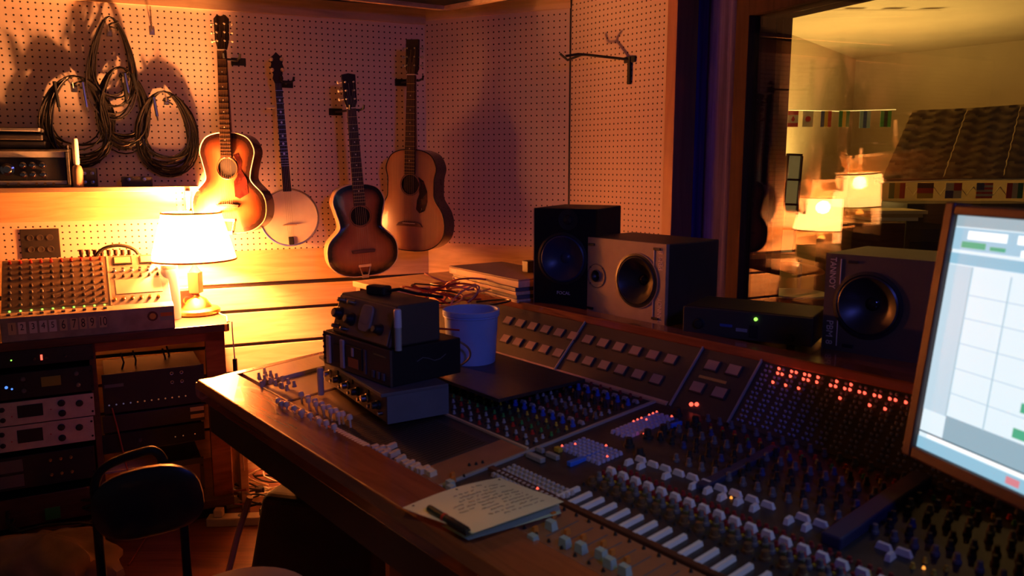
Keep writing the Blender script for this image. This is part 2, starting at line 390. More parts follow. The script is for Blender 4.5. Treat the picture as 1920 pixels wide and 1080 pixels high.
g2n = 'string of small flags below the blankets'
for x, k, lb in ((1682, 'Vgyr', 'green, yellow and red flag at the left of the low string'), (1735, 'Hkry', 'black, red and yellow striped flag on the low string'), (1788, 'PA', 'quartered red, white and blue flag on the low string'), (1846, 'US', 'flag with red stripes and a blue corner on the low string'), (1903, 'Vrwg', 'red, white and green flag beside the monitor'), (1950, 'Hbwb', 'blue and white flag at the photo edge')):
    flag(x - 14, 343, x + 14, 372, 4.9, k, lb, g2n)
tag(MB().tube([on_y(1640, 343, 4.92), on_y(1790, 337, 4.92), on_y(1960, 336, 4.92)], .004, 5).build('bunting_string', white), 'white string holding the low row of small flags', 'string')
b = MB()
for i in range(11):
    x = 1700 + i * 25; b.tube([on_y(x, 350, 4.95), on_y(x + 12, 366, 4.95), on_y(x + 25, 350, 4.95)], .004, 5)
tag(b.build('zigzag_garland', ivory), 'pale zigzag garland hanging behind the low flags', 'garland')
# dark furniture and instruments in the live room
def boxat(name, px0, px1, zt_, Y, dep, m, label, cat, zb_=0):
    a, c = on_y(px0, 400, Y), on_y(px1, 400, Y); t = thing(name, label, cat, (a.x, Y, zb_))
    W, Hh = c.x - a.x, zt_ - zb_
    MB().box(0, W, 0, dep, 0, Hh).build('cabinet', m, t, bevel=.006)
    MB().box(.03, W - .03, -.012, .0, .04, Hh * .8).build('front_panel', blk, t)
    return t, W
tp, W_ = boxat('upright_piano', 1600, 1700, 1.26, 4.7, .55, darkw, 'dark upright piano behind the window glass', 'piano')
MB().box(.05, W_ - .04, -.2, 0, .72, .76).build('key_shelf', darkw, tp)
b = MB(); [b.box(.06 + i * .025, .082 + i * .025, -.19, -.03, .76, .775) for i in range(int((W_ - .12) / .025))]; b.build('keys', ivory, tp)
boxat('speaker_cabinet', 1700, 1960, 1.33, 5.6, .4, drk, 'wide dark cabinet under the low flags in the live room', 'cabinet')
for i in range(3):
    y = 405 + i * 14; a = on_y(1640 + i * 6, y, 4.72)
    tag(MB().box(0, .38 - .05 * i, 0, .3, 0, .02).build('record_sleeve', [ivory, mat('buff_card', (.5, .4, .25), .7), white][i], loc=(a.x, 4.85, 1.26 + .021 * (2 - i))), ['cream sleeve lying', 'buff sleeve lying', 'white sleeve lying'][i] + ' on the piano behind the glass', 'sleeve', 'sleeves on the piano')
cy = on_y(1500, 500, 4.3)
t = thing('cymbal_stand', 'brass cymbal tilted on its stand, seen low through the window', 'cymbal', (cy.x, cy.y, 0))
MB().lathe([(.0, .02), (.03, .018), (.05, .004), (.13, -.012), (.131, -.014), (.05, 0), (.0, .015)], 28).build('cymbal', brass, t, loc=(0, 0, cy.z), rot=(R_(-18), R_(14), 0), smooth=True)
b = MB(); b.tube([(0, 0, .45), (0, 0, cy.z + .04)], .012)
for k in range(3): b.tube([(0, 0, .5), (.3 * math.cos(k * 2.1), .3 * math.sin(k * 2.1), .01)], .01)
b.build('stand', steel, t)
sd = on_y(1492, 550, 4.1)
t = thing('snare_drum', 'pale snare drum with bright metal rims below the cymbal', 'drum', (sd.x, sd.y, 0))
MB().lathe([(.16, -.13), (.16, 0)], 28).build('shell', darkw, t, loc=(0, 0, sd.z), smooth=True)
MB().lathe([(.155, .0), (.155, .004), (0, .005)], 28).build('drum_head', ivory, t, loc=(0, 0, sd.z))
for z in (-.005, -.12): MB().tube([(.165 * math.cos(a * .2094), .165 * math.sin(a * .2094), z) for a in range(30)], .006, 6, closed=True).build('rim', chrome, t, loc=(0, 0, sd.z))
b = MB(); [b.tube([(0, 0, .35), (.25 * math.cos(k * 2.1), .25 * math.sin(k * 2.1), .01)], .01) for k in range(3)]; b.tube([(0, 0, .35), (0, 0, sd.z - .13)], .012); b.build('stand', steel, t)
st = on_y(1478, 385, 4.6)
t = thing('slatted_strip', 'narrow upright glowing ladder-like strip inside the live room', 'wall light', (st.x, st.y, st.z - .28), rot=(0, R_(2), 0))  # tall strip with cross slats, its back panel set to glow
b = MB(); b.box(-.045, -.035, -.02, .02, 0, .56); b.box(.035, .045, -.02, .02, 0, .56); [b.box(-.04, .04, -.02, .02, .0 + i * .14, .012 + i * .14) for i in range(5)]; b.build('frame', darkw, t)
MB().box(-.035, .035, .0, .012, .0, .56).build('glow_panel', mat('glowing_strip', (.35, .25, .12), .6, emit=(1, .62, .2), es=.16), t)

# ------------------------------------------------------------------ guitars
def smooth_outline(pts, n=8):
    out_ = []; N = len(pts)
    for i in range(N):
        p0, p1, p2, p3 = pts[i - 1], pts[i], pts[(i + 1) % N], pts[(i + 2) % N]
        for k in range(n):
            t = k / n
            out_.append(tuple(.5 * ((2 * p1[j]) + (-p0[j] + p2[j]) * t + (2 * p0[j] - 5 * p1[j] + 4 * p2[j] - p3[j]) * t * t + (-p0[j] + 3 * p1[j] - 3 * p2[j] + p3[j]) * t ** 3) for j in (0, 1)))
    return out_
def guitar_outline(lb, ub, wa, h): # lower bout, upper bout, waist half widths, body height
    r = [(0, 0), (lb * .55, .025 * h), (lb * .9, .12 * h), (lb, .25 * h), (lb * .93, .39 * h), (wa * 1.04, .52 * h), (wa, .60 * h), (ub * .93, .72 * h), (ub, .83 * h), (ub * .8, .945 * h), (ub * .4, .995 * h)]
    l = [(-x, z) for x, z in reversed(r[1:])]
    return smooth_outline(r + [(0, h)] + l, 5)
def burst(name, centre, mid, edge, c0_=.35, c1_=.72, c2_=.95, rough=.22):
    m = bpy.data.materials.new(name); m.use_nodes = True; nt = m.node_tree; b = nt.nodes['Principled BSDF']
    a = nt.nodes.new('ShaderNodeAttribute'); a.attribute_name = 'rim'
    cr = nt.nodes.new('ShaderNodeValToRGB'); e = cr.color_ramp.elements
    e[0].position = c0_; e[0].color = (*centre, 1); e[1].position = c2_; e[1].color = (*edge, 1); k = e.new(c1_); k.color = (*mid, 1)
    tc = nt.nodes.new('ShaderNodeTexCoord'); mp = nt.nodes.new('ShaderNodeMapping'); mp.inputs['Scale'].default_value = (40, 1, 1.5)
    n = nt.nodes.new('ShaderNodeTexNoise'); n.inputs['Scale'].default_value = 3
    mx = nt.nodes.new('ShaderNodeMix'); mx.data_type = 'RGBA'; mx.blend_type = 'MULTIPLY'; mx.inputs[0].default_value = .25
    L = nt.links; L.new(tc.outputs['Object'], mp.inputs[0]); L.new(mp.outputs[0], n.inputs['Vector']); L.new(a.outputs['Fac'], cr.inputs[0]); L.new(cr.outputs[0], mx.inputs[6]); L.new(n.outputs['Fac'], mx.inputs[7])
    L.new(mx.outputs[2], b.inputs['Base Color']); b.inputs['Roughness'].default_value = rough; b.inputs['Coat Weight'].default_value = .3
    return m
def top_mesh(ol, hole, hr, cz, y): # rings from the outline in to the sound hole with a 'rim' value
    N = len(ol); rings = 14; vs = []; at = []; hc = Vector((0, hole))
    cen = Vector((0, cz))
    for j in range(rings + 1):
        t = j / rings
        for x, z in ol:
            p = Vector((x, z)); d = p - hc; a = math.atan2(d.y, d.x); q = hc + Vector((math.cos(a), math.sin(a))) * hr
            e = p * (1 - t) + q * t; vs.append((e.x, y - .004 * math.sin(t * 1.5), e.y))
            dist = min((Vector(o) - e).length for o in ol[::2]) if j else 0
            at.append(max(0, 1 - dist / .15))
    fs = [(j * N + i, j * N + (i + 1) % N, (j + 1) * N + (i + 1) % N, (j + 1) * N + i) for j in range(rings) for i in range(N)]
    return vs, fs, at
def guitar(name, label, loc, rz, tilt, scale, lb, ub, wa, bh, L, mtop, mside, mbind, hd='flat', guard=None, bridge='pin', tail=False, hole=None, dep=.10, neckm=None, capo=False, headm=None, joint=.0):
    t = thing(name, label, 'guitar', loc, rot=None); t.rotation_mode = 'XYZ'
    t.matrix_world = Matrix.Translation(loc) @ Matrix.Rotation(rz, 4, 'Z') @ Matrix.Rotation(tilt, 4, 'Y') @ Matrix.Scale(scale, 4)
    ol = guitar_outline(lb, ub, wa, bh); N = len(ol); hz = hole or bh * .66
    b = MB(); vs = []
    for k, (y, s) in enumerate(((0, 1), (dep, 1))):
        vs += [(x * s, y, z) for x, z in ol]
    b.add(vs, [(i, (i + 1) % N, (i + 1) % N + N, i + N) for i in range(N)] + [tuple(range(N, 2 * N))])
    b.build('body', mside, t, smooth=True)
    v, f, at = top_mesh(ol, hz, .048, bh * .35, -.001)
    o = MB().add(v, f).build('soundboard', mtop, t, smooth=True)
    a = o.data.attributes.new('rim', 'FLOAT', 'POINT'); a.data.foreach_set('value', at)
    b = MB(); b.tube([(x, -.001, z) for x, z in ol], .0028, 6, closed=True); b.build('binding', mbind, t)
    MB().lathe([(.047, 0), (.047, -.05), (0, -.05)], 24, (0, .003, hz), 'y').build('sound_hole', mat('hole_dark', (.012, .008, .006), .9), t)
    MB().tube([(.054 * math.cos(a * .2094), -.006, hz + .054 * math.sin(a * .2094)) for a in range(30)], .0017, 5, closed=True).build('rosette', darkw, t)
    nz0 = hz + .052; nz1 = L - .165
    b = MB(); b.hexa([(-.028, .0, bh * .98), (.028, .0, bh * .98), (.02, .028, bh * .98), (-.02, .028, bh * .98), (-.022, -.008, nz1), (.022, -.008, nz1), (.016, .012, nz1), (-.016, .012, nz1)])
    b.build('neck', neckm or mahog, t, bevel=.003)
    fb = MB(); fb.hexa([(-.029, -.016, nz0), (.029, -.016, nz0), (.029, -.004, nz0), (-.029, -.004, nz0), (-.022, -.016, nz1), (.022, -.016, nz1), (.022, -.006, nz1), (-.022, -.006, nz1)])
    fo = fb.build('fingerboard', mat('rosewood', (.06, .03, .02), .55, spec=.2), t)
    b = MB(); sl = nz1 - bh * .27; z = nz1
    for k in range(1, 21):
        zz = nz1 - sl * (1 - 2 ** (-k / 12))
        if zz < nz0 + .004: break
        q = (nz1 - zz) / (nz1 - nz0); hw = .022 + .007 * q; b.box(-hw, hw, -.0178, -.016, zz - .001, zz + .001)
    b.build('frets', brass, fo)
    b = MB()
    for k in (3, 5, 7, 9, 12, 15):
        zz = nz1 - sl * (1 - 2 ** (-(k - .5) / 12)); b.lathe([(.0032, .0), (.0032, .0012)], 8, (0, -.0155, zz), 'y')
    b.build('inlay_dots', ivory, fo)
    MB().box(-.022, .022, -.019, -.006, nz1, nz1 + .005).build('nut', ivory, t)
    hm = headm or mat('headstock_black', (.03, .02, .016), .5, spec=.2)
    hp = [(-.021, nz1 + .004), (.021, nz1 + .004), (.034, nz1 + .05), (.037, nz1 + .15), (.02, nz1 + .168), (0, nz1 + .162), (-.02, nz1 + .168), (-.037, nz1 + .15), (-.034, nz1 + .05)]
    if hd == 'slot': hp = [(-.021, nz1 + .004), (.021, nz1 + .004), (.031, nz1 + .03), (.034, nz1 + .16), (.0, nz1 + .166), (-.034, nz1 + .16), (-.031, nz1 + .03)]
    if hd == 'square': hp = [(-.021, nz1 + .004), (.021, nz1 + .004), (.034, nz1 + .03), (.034, nz1 + .168), (-.034, nz1 + .168), (-.034, nz1 + .03)]
    ho = MB().prism(hp, -.010, .006).build('headstock', hm, t, bevel=.002)
    for sgn in (-1, 1):
        for k in range(3):
            zz = nz1 + .045 + k * .04
            b = MB(); b.cyl((sgn * .03, 0, zz), (sgn * .048, 0, zz), .003, n=8); b.lathe([(0, -.005), (.006, -.004), (.0085, 0), (.006, .005), (0, .006)], 10, (sgn * .052, 0, zz), 'x')
            b.lathe([(.004, 0), (.004, .012)], 8, (sgn * .02, -.009, zz), 'y'); b.build('tuning_peg', ivory if hd != 'square' else steel, ho, smooth=True)
    bz = bh * .27
    if bridge == 'pin': b = MB(); b.prism([(-.075, bz - .012), (.075, bz - .012), (.06, bz + .006), (.03, bz + .014), (-.03, bz + .014), (-.06, bz + .006)], -.012, 0); b.build('bridge', darkw, t, bevel=.002); MB().box(-.035, .035, -.015, -.012, bz + .002, bz + .005).build('saddle', ivory, t)
    else: MB().prism([(-.055, bz - .004), (.055, bz - .004), (.06, bz + .01), (0, bz + .015), (-.06, bz + .01)], -.022, 0).build('bridge', darkw, t, bevel=.002)
    if tail:
        b = MB(); b.box(-.032, .032, -.014, -.008, bz - .075, bz - .062); b.tube([(-.028, -.011, bz - .07), (-.016, -.012, .012), (-.012, 0, .0)], .003, 6); b.tube([(.028, -.011, bz - .07), (.016, -.012, .012), (.012, 0, .0)], .003, 6); b.box(-.016, .016, -.012, .02, -.006, .01)
        b.build('tailpiece', steel, t)
    b = MB(); ze = bz - .065 if tail else bz
    for k in range(6):
        u = k / 5 - .5; b.tube([(u * .056, -.014, ze), (u * .054, -.020, bz + .004), (u * .036, -.020, nz1 + .002), (u * .04, -.013, nz1 + .06 + .03 * (k % 3))], .0006, 4)
    b.build('strings', mat('string_bronze', (.45, .32, .18), .35, .8), t)
    if guard: MB().prism(guard, -.0055, -.001).build('pickguard', mat('tortoiseshell', (.05, .008, .006), .2, noise=.6, nscale=25, coat=.4), t)
    MB().lathe([(.004, -.012), (.009, -.01), (.006, 0), (.006, .01)], 10, (0, dep * .5, 0), 'z').build('strap_button', steel, t)
    return t
def wpt(px, py, off): return WL(px, py, off)
sb1 = burst('honey_sunburst', (.33, .155, .06), (.17, .045, .015), (.02, .007, .005), .28, .62, .86)
sb3 = burst('brown_sunburst', (.50, .22, .10), (.32, .10, .04), (.022, .010, .008), .35, .68, .86)
nat = burst('aged_spruce', (.40, .23, .12), (.38, .21, .10), (.30, .15, .07), .3, .8, .97)
sidem = mat('dark_mahogany_side', (.10, .03, .018), .25, coat=.4)
sidek = mat('black_lacquer_side', (.025, .015, .012), .25, coat=.4)
# the first guitar
p = wpt(432, 437, .26); q = wpt(437, 32, .26); Lw = (q - p).length
guitar('acoustic_guitar', 'large honey sunburst acoustic guitar with red pickguard hanging directly above the table lamp', p, R_(-6), math.atan2(5, 405), Lw / 1.06, .195, .142, .118, .50, 1.06, sb1, sidem, ivory, 'flat',
       guard=[(.035, .39), (.06, .40), (.078, .36), (.072, .32), (.10, .27), (.105, .20), (.06, .175), (.035, .185), (.032, .26), (.05, .285), (.058, .325), (.052, .36)], bridge='float', tail=True, hole=.325)
p = wpt(685, 518, .36); q = wpt(663, 138, .36); Lw = (q - p).length
guitar('parlour_guitar', 'small dark brown sunburst guitar with a metal tailpiece hanging lowest, between banjo and corner guitar', p, R_(24), math.atan2(-22, 380), Lw / .99, .178, .128, .106, .46, .99, sb3, mat('pale_side', (.5, .34, .18), .4), ivory, 'slot', bridge='float', tail=True, dep=.09)
p = wpt(768, 470, .30); q = wpt(784, 78, .30); Lw = (q - p).length
guitar('dreadnought_guitar', 'natural top acoustic guitar with dark teardrop pickguard hanging nearest the corner', p, R_(-22), math.atan2(16, 392), Lw / 1.02, .192, .14, .13, .50, 1.02, nat, sidek, sidek, 'square',
       guard=[(.045, .37), (.075, .35), (.095, .30), (.098, .25), (.085, .205), (.055, .19), (.035, .21), (.04, .255), (.052, .285), (.05, .31)], bridge='pin', dep=.11)
# banjo
p = wpt(547, 460, .16); q = wpt(533, 98, .16); S = (q - p).length
t = thing('banjo', 'open-back banjo with a round cream drum head between two hanging guitars', 'banjo', p)
t.matrix_world = Matrix.Translation(p) @ Matrix.Rotation(R_(16), 4, 'Z') @ Matrix.Rotation(math.atan2(-14, 362), 4, 'Y') @ Matrix.Scale(S / .95, 4)
skin = mat('calfskin', (.88, .78, .55), .5, noise=.2, nscale=6)
RB = .142
MB().lathe([(RB, .0), (RB, -.07), (RB - .012, -.07), (RB - .012, 0)], 40, (0, 0, RB), 'y').build('rim_shell', darkw, t, smooth=True)
MB().lathe([(RB - .002, .006), (0, .007)], 40, (0, 0, RB), 'y').build('drum_head', skin, t)
MB().tube([(RB * math.cos(a * math.pi / 24), -.006, RB + RB * math.sin(a * math.pi / 24)) for a in range(48)], .005, 6, closed=True).build('tension_hoop', steel, t, smooth=True)
for k in range(18):
    a = k / 18 * 2 * math.pi + .1; x, z = (RB + .006) * math.cos(a), RB + (RB + .006) * math.sin(a)
    MB().cyl((x, -.006, z), (x, .045, z), .0025, n=6).build('tension_hook', steel, t)
MB().hexa([(-.019, .0, RB * 1.9), (.019, 0, RB * 1.9), (.015, .02, RB * 1.9), (-.015, .02, RB * 1.9), (-.016, 0, .80), (.016, 0, .80), (.012, .02, .80), (-.012, .02, .80)]).build('neck', darkw, t, bevel=.003)
fo = MB().hexa([(-.02, -.012, RB * 1.92), (.02, -.012, RB * 1.92), (.02, 0, RB * 1.92), (-.02, 0, RB * 1.92), (-.016, -.012, .80), (.016, -.012, .80), (.016, 0, .80), (-.016, 0, .80)]).build('fingerboard', mat('ebony', (.03, .022, .02), .6, spec=.15), t)
b = MB(); [b.box(-.018, .018, -.0135, -.012, .8 - .60 * (1 - 2 ** (-k / 12)) - .001, .8 - .60 * (1 - 2 ** (-k / 12)) + .001) for k in range(1, 20)]; b.build('frets', steel, fo)
b = MB(); [b.lathe([(.006, 0), (.006, .0015)], 8, (0, -.012, .8 - .60 * (1 - 2 ** (-(k - .5) / 12))), 'y') for k in (3, 5, 7, 10, 12, 15)]; b.build('inlays', mat('pearl', (.75, .75, .8), .2), fo)
ho = MB().prism([(-.016, .80), (.016, .80), (.026, .825), (.02, .845), (.034, .87), (.026, .895), (.034, .92), (.014, .935), (0, .95), (-.014, .935), (-.034, .92), (-.026, .895), (-.034, .87), (-.02, .845), (-.026, .825)], -.008, .008).build('headstock', mat('headstock_black', (.03, .02, .016), .5, spec=.2), t, bevel=.002)
for sgn in (-1, 1):
    for zz in (.865, .915):
        b = MB(); b.lathe([(.009, -.015), (.011, 0), (.007, .02), (.004, .03)], 10, (sgn * .024, 0, zz), 'y'); b.build('tuning_peg', ivory, ho, smooth=True)
b = MB(); b.lathe([(.009, -.03), (.01, 0), (.006, .01)], 10, (-.034, .008, .69), 'x'); b.build('fifth_peg', ivory, t, smooth=True)
b = MB(); b.prism([(-.035, RB * .72), (.035, RB * .72), (.03, RB * .72 + .006), (-.03, RB * .72 + .006)], -.022, -.007); b.build('bridge', ply, t)
MB().box(-.013, .013, -.02, -.004, .006, .045).build('tailpiece', blkm, t, bevel=.003)
b = MB(); [b.tube([((k - 1.5) * .007, -.012, .04), ((k - 1.5) * .009, -.023, RB * .72), ((k - 1.5) * .007, -.018, .80)], .0006, 4) for k in range(4)]; b.build('strings', mat('string_bronze'), t)

# wall hangers
def hanger(px, py, nx, L, label, hookw=.03, arm_up=.0, root_dx=0):
    base = WL(px, py, 0); en = loc_in(A0, base, WL(nx, py - 4, L)); dx = en.x; arm_up += en.z; t = thing('guitar_hanger', label, 'hanger', base, A0, 'guitar hangers on the pegboard')
    b = MB(); b.box(-.035, .035, -.008, 0, -.018, .018); b.build('wall_plate', blkm, t, bevel=.003)
    b = MB(); b.cyl((0, -.006, 0), (dx, -L, arm_up), .0055, n=8); b.build('arm', blkm, t)
    b = MB(); pts = []
    for s in (-1, 1):
        b.tube([(dx, -L, arm_up), (dx + s * hookw, -L - .004, arm_up), (dx + s * (hookw + .004), -L - .06, arm_up + .004), (dx + s * (hookw + .006), -L - .065, arm_up + .02)], .0055, 8)
    b.build('yoke', rub, t, smooth=True)
hanger(447, 116, 433, .23, 'black hanger holding the large honey sunburst guitar', .03)
hanger(536, 158, 536, .13, 'black hanger holding the banjo', .024)
hanger(629, 210, 664, .34, 'black hanger reaching right to the small brown guitar', .028, .0)
hanger(752, 155, 774, .24, 'black hanger holding the natural guitar by the corner', .03)
base = W2(1182, 112); t = thing('guitar_hanger', 'empty black hanger with a long arm on the right pegboard', 'hanger', base, A2, 'guitar hangers on the pegboard')
MB().box(-.035, .035, -.008, 0, -.014, .014).build('wall_plate', blkm, t, bevel=.003)
MB().box(-.008, .008, -.012, 0, -.11, .014).build('wall_strip', blkm, t)
b = MB(); b.cyl((0, -.005, 0), (-.17, -.12, .03), .006, n=8); b.build('arm', blkm, t)
b = MB(); b.tube([(-.17, -.12, .03), (-.20, -.12, .032), (-.25, -.16, .01), (-.28, -.18, .04)], .006, 8); b.tube([(-.17, -.12, .03), (-.19, -.15, .032), (-.21, -.21, .02)], .006, 8); b.build('yoke', rub, t, smooth=True)
# bare hook with a hanging rod
def hook(px, py, label, rod=0):
    t = thing('wall_hook', label, 'hook', WL(px, py), A0, 'metal hooks on the pegboard')
    MB().tube([(0, 0, .0), (0, -.05, 0), (0, -.07, -.005), (0, -.085, .02)], .003, 6).build('hook_wire', steel, t)
    MB().box(-.012, .012, -.004, 0, -.02, .012).build('plate', steel, t, bevel=.002)
    if rod: MB().cyl((0, -.004, 0), (0, -.004, rod), .0022, n=6).build('rod', steel, t)
hook(285, 58, 'empty hook high on the pegboard under a thin rod', .16)
hook(205, 60, 'hook carrying the tall narrow coil of black cable')
hook(140, 165, 'hook carrying the leftmost coil of black cable')
hook(232, 155, 'hook carrying the middle coil of black cable')
hook(312, 190, 'hook carrying the rightmost coil of black cable')
# cables
cab = mat('black_cable', (.02, .017, .015), .4)
def coil(px, py, rx, rz_, n, label, seed, tails=1, rr=.0036, tighttop=.35):
    rnd = random.Random(seed); c = WL(px, py, .03); sc_ = (c - CO).length / F * 1.02
    t = thing('cable_coil', label, 'cable', c, A0, 'coils of black cable hung on the pegboard')
    b = MB(); pts = []
    a, bb = rx * sc_, rz_ * sc_; top = bb
    for k in range(n):
        ra, rb = a * rnd.uniform(.72, 1.08), bb * rnd.uniform(.78, 1.06); ph = rnd.uniform(-.15, .15); oy = rnd.uniform(-.022, .012)
        for i in range(26):
            th = 2 * math.pi * i / 26 + math.pi / 2; kk = (1 - math.sin(th)) / 2
            x = ra * math.cos(th) * (1 - tighttop * (1 - kk)) + ph * bb * kk * .5; z = top - (1 - math.sin(th)) * rb
            pts.append((x + rnd.uniform(-.0015, .0015), oy + .006 * math.sin(3 * th + k), z))
    b.tube(pts, rr, 6); b.build('loops', cab, t, smooth=True)
    b = MB(); b.tube([(a * .1 + .02 * math.cos(i * .9), -.03 + .012 * math.sin(i * 2.2), top - .02 - .006 * i) for i in range(8)], .004, 6); b.build('tie', cab, t, smooth=True)
    for k in range(tails):
        x = rnd.uniform(-.5, .5) * a; L = rnd.uniform(.06, .12)
        b = MB(); b.cyl((x, -.035, top - .03), (x + .01, -.035, top - .03 - L), .0075, n=10); b.cyl((x + .01, -.035, top - .03 - L), (x + .012, -.035, top - .05 - L), .0035, n=8); b.build('plug', blkm if k else steel, t)
coil(146, 225, 58, 68, 20, 'leftmost wide coil of black cable above the amplifier head', 1, 2)
coil(213, 125, 44, 76, 8, 'tall narrow coil of black cable hanging highest', 2, 0, tighttop=.5)
coil(231, 205, 46, 66, 18, 'middle coil of black cable below the tall narrow one', 3, 3)
coil(312, 248, 54, 66, 24, 'rightmost thick coil of black cable, nearest the first guitar', 4, 1)
# ------------------------------------------------------------------ shelf on the left wall and what stands on it
SOFF = .20
sz = WL(372, 349, SOFF).z
t = thing('wall_shelf', 'honey plywood shelf fixed to the pegboard above the rack desk', 'shelf', Vector(K0) + Vector((0, 0, sz)), A0)
def wx(px, py, off): return loc_in(A0, K0, WL(px, py, off)).x
xr = wx(372, 349, SOFF)
MB().box(-3.3, xr, -SOFF, 0, -.022, 0).build('board', pine, t, bevel=.002)
MB().box(-3.3, xr - .1, -.035, 0, -.16, -.022).build('back_rail', ply, t, bevel=.002)
b = MB(); xb = wx(352, 362, .2); b.box(xb - .012, xb + .012, -.22, 0, -.045, -.022); b.box(xb - .012, xb + .012, -.035, 0, -.2, -.045); b.slabx([(-.19, -.045), (-.16, -.045), (-.03, -.18), (-.03, -.2)], xb - .008, xb + .008)
b.build('bracket', pine, t)
def on_shelf(px, off): return Vector(K0) + along(A0) * wx(px, 349, off) - out(A0) * off + Vector((0, 0, sz))
xl = wx(-110, 320, .195); xrr = wx(131, 320, .195); aw = xrr - xl; az_ = WL(60, 279, .195).z - sz
t = thing('amplifier_head', 'black amplifier head with chrome knobs standing on the plywood shelf', 'amplifier', Vector(K0) + along(A0) * xl - out(A0) * .195 + Vector((0, 0, sz)), A0)
b = MB(); b.box(0, aw, .02, .18, 0, az_); b.box(0, aw, 0, .02, 0, .012); b.box(0, aw, 0, .02, az_ - .012, az_); b.box(0, .012, 0, .02, .012, az_ - .012); b.box(aw - .014, aw, 0, .02, .012, az_ - .012)
b.build('cabinet', mat('black_tolex', (.03, .026, .022), .6, noise=.4, nscale=60, bump=.3), t, bevel=.003)
MB().box(.014, aw - .016, .012, .02, az_ * .78, az_ * .93).build('name_strip', alu, t)
MB().box(.014, aw - .016, .012, .02, az_ * .2, az_ * .76).build('control_panel', blk, t)
MB().box(.014, aw - .016, .010, .02, .014, az_ * .18).build('jack_strip', alu, t)
kx = [loc_in(A0, K0, WL(x, 318, .195)).x - xl for x in (43, 61, 80)]; 
for z in (.58, .34):
    for x in kx:
        b = MB(); b.lathe([(.014, 0), (.014, .006), (.009, .008), (.008, .016), (0, .017)], 14, (x, .012, az_ * z), 'y'); b.build('knob', chrome, t, smooth=True)
x = loc_in(A0, K0, WL(13, 317, .195)).x - xl
MB().lathe([(.027, 0), (.027, .004), (.018, .006), (.014, .018), (0, .019)], 18, (x, .012, az_ * .47), 'y').build('dial', chrome, t, smooth=True)
for q in (12, 32, 66, 82, 98): MB().lathe([(.006, 0), (.006, .004), (.003, .004), (.003, .001)], 10, (loc_in(A0, K0, WL(q, 318, .195)).x - xl, .01, az_ * .1), 'y').build('jack', brass, t)
t = thing('tape_machine', 'flat dark equipment case lying on top of the amplifier head', 'case', Vector(K0) + along(A0) * xl - out(A0) * .19 + Vector((0, 0, sz + az_)), A0)
tw = wx(72, 245, .22) - xl
MB().box(0, tw + .02, 0, .17, 0, .035).build('base', blk, t, bevel=.006)
MB().box(0, tw + .01, .0, .17, .036, .062).build('body', drk, t, bevel=.006)
MB().box(0, tw, -.004, .165, .075, .092).build('lid', gryp, t, bevel=.004)
MB().box(0, tw - .02, .02, .15, .062, .075).build('hinge_block', blk, t)
p = on_shelf(147, .17)
t = thing('glue_bottle', 'slim pale bottle with a tall cap beside the amplifier head', 'bottle', p)
MB().lathe([(.022, 0), (.023, .01), (.023, .075), (.018, .092), (.010, .10)], 16).build('body', mat('tan_plastic', (.5, .3, .15), .4), t, smooth=True)
MB().lathe([(.011, .10), (.013, .105), (.013, .20), (.011, .215), (0, .216)], 14).build('cap', ivory, t, smooth=True)
t = thing('marker_pen', 'thin marker with a red band standing beside the slim pale bottle', 'pen', on_shelf(132, .14))
MB().lathe([(.008, 0), (.008, .13), (.006, .135)], 12).build('barrel', ivory, t, smooth=True)
MB().lathe([(.0085, .135), (.0085, .15)], 12).build('band', redp, t, smooth=True)
MB().lathe([(.006, .15), (.006, .185), (0, .187)], 12).build('cap', drk, t, smooth=True)
def gadget(px0, px1, h, off, dep, label, nk, m=blk):
    a = on_shelf(px0, off); wd = wx(px1, 349, off) - wx(px0, 349, off)
    t = thing('effects_box', label, 'box', a, A0)
    MB().box(0, wd, 0, dep, 0, h).build('case', m, t, bevel=.003)
    for i in range(nk):
        for z in ((.72,) if h < .06 else (.72, .25)):
            MB().lathe([(.008, 0), (.008, .01), (0, .011)], 12, (wd * (i + .5) / nk, 0, h * z), 'y').build('knob', steel, t, smooth=True)
gadget(153, 182, .085, .15, .08, 'small black box with four pale knobs in the shelf shadow', 2)
gadget(228, 286, .045, .16, .09, 'low dark box lying towards the shelf end', 2, drk)
# black socket plate on the pegboard
a, c = WL(37, 430), WL(115, 482)
t = thing('socket_panel', 'black rectangular socket panel set in the pegboard below the shelf', 'socket panel', a + Vector((0, 0, c.z - a.z)), A0)
pw = (Vector((c.x, c.y, 0)) - Vector((a.x, a.y, 0))).length; ph = a.z - c.z
MB().box(0, pw, -.008, 0, 0, ph).build('plate', blk, t, bevel=.002)
for i in range(3):
    for j in range(2): MB().lathe([(.014, 0), (.014, .004), (.011, .004), (.011, .001), (0, .001)], 14, (pw * (.25 + .25 * i), -.008, ph * (.3 + .4 * j)), 'y').build('socket', drk, t)

# ------------------------------------------------------------------ rack desk
TZ = .90; DA = Vector((-1.285, 3.50, 0)); AD = R_(28)
def D(px, py, y=0): return loc_in(AD, DA, on_plane(px, py, DA + out(AD) * y, out(AD)))
desk = thing('rack_desk', 'dark wooden rack desk against the slatted wall under the table lamp', 'desk', DA, AD)
DD = .535; XL = -1.15; xm = D(184, 800).x; xp = D(388, 700).x
MB().box(XL, .02, -.02, DD, TZ - .035, TZ).build('desktop', darkw, desk, bevel=.004)
MB().box(-.0, .012, -.022, DD, TZ - .035, TZ - .003).build('edge_strip', brass, desk)
b = MB(); b.box(xp, .0, 0, .03, .06, TZ - .035); b.box(-.022, 0, .03, DD, .06, TZ - .035); b.build('side_panel', mahog, desk, bevel=.002)
b = MB(); b.box(xm - .012, xm + .012, 0, .30, .10, TZ - .035); b.build('divider', darkw, desk)
MB().box(XL, .0, 0, .02, TZ - .075, TZ - .035).build('front_rail', mahog, desk)
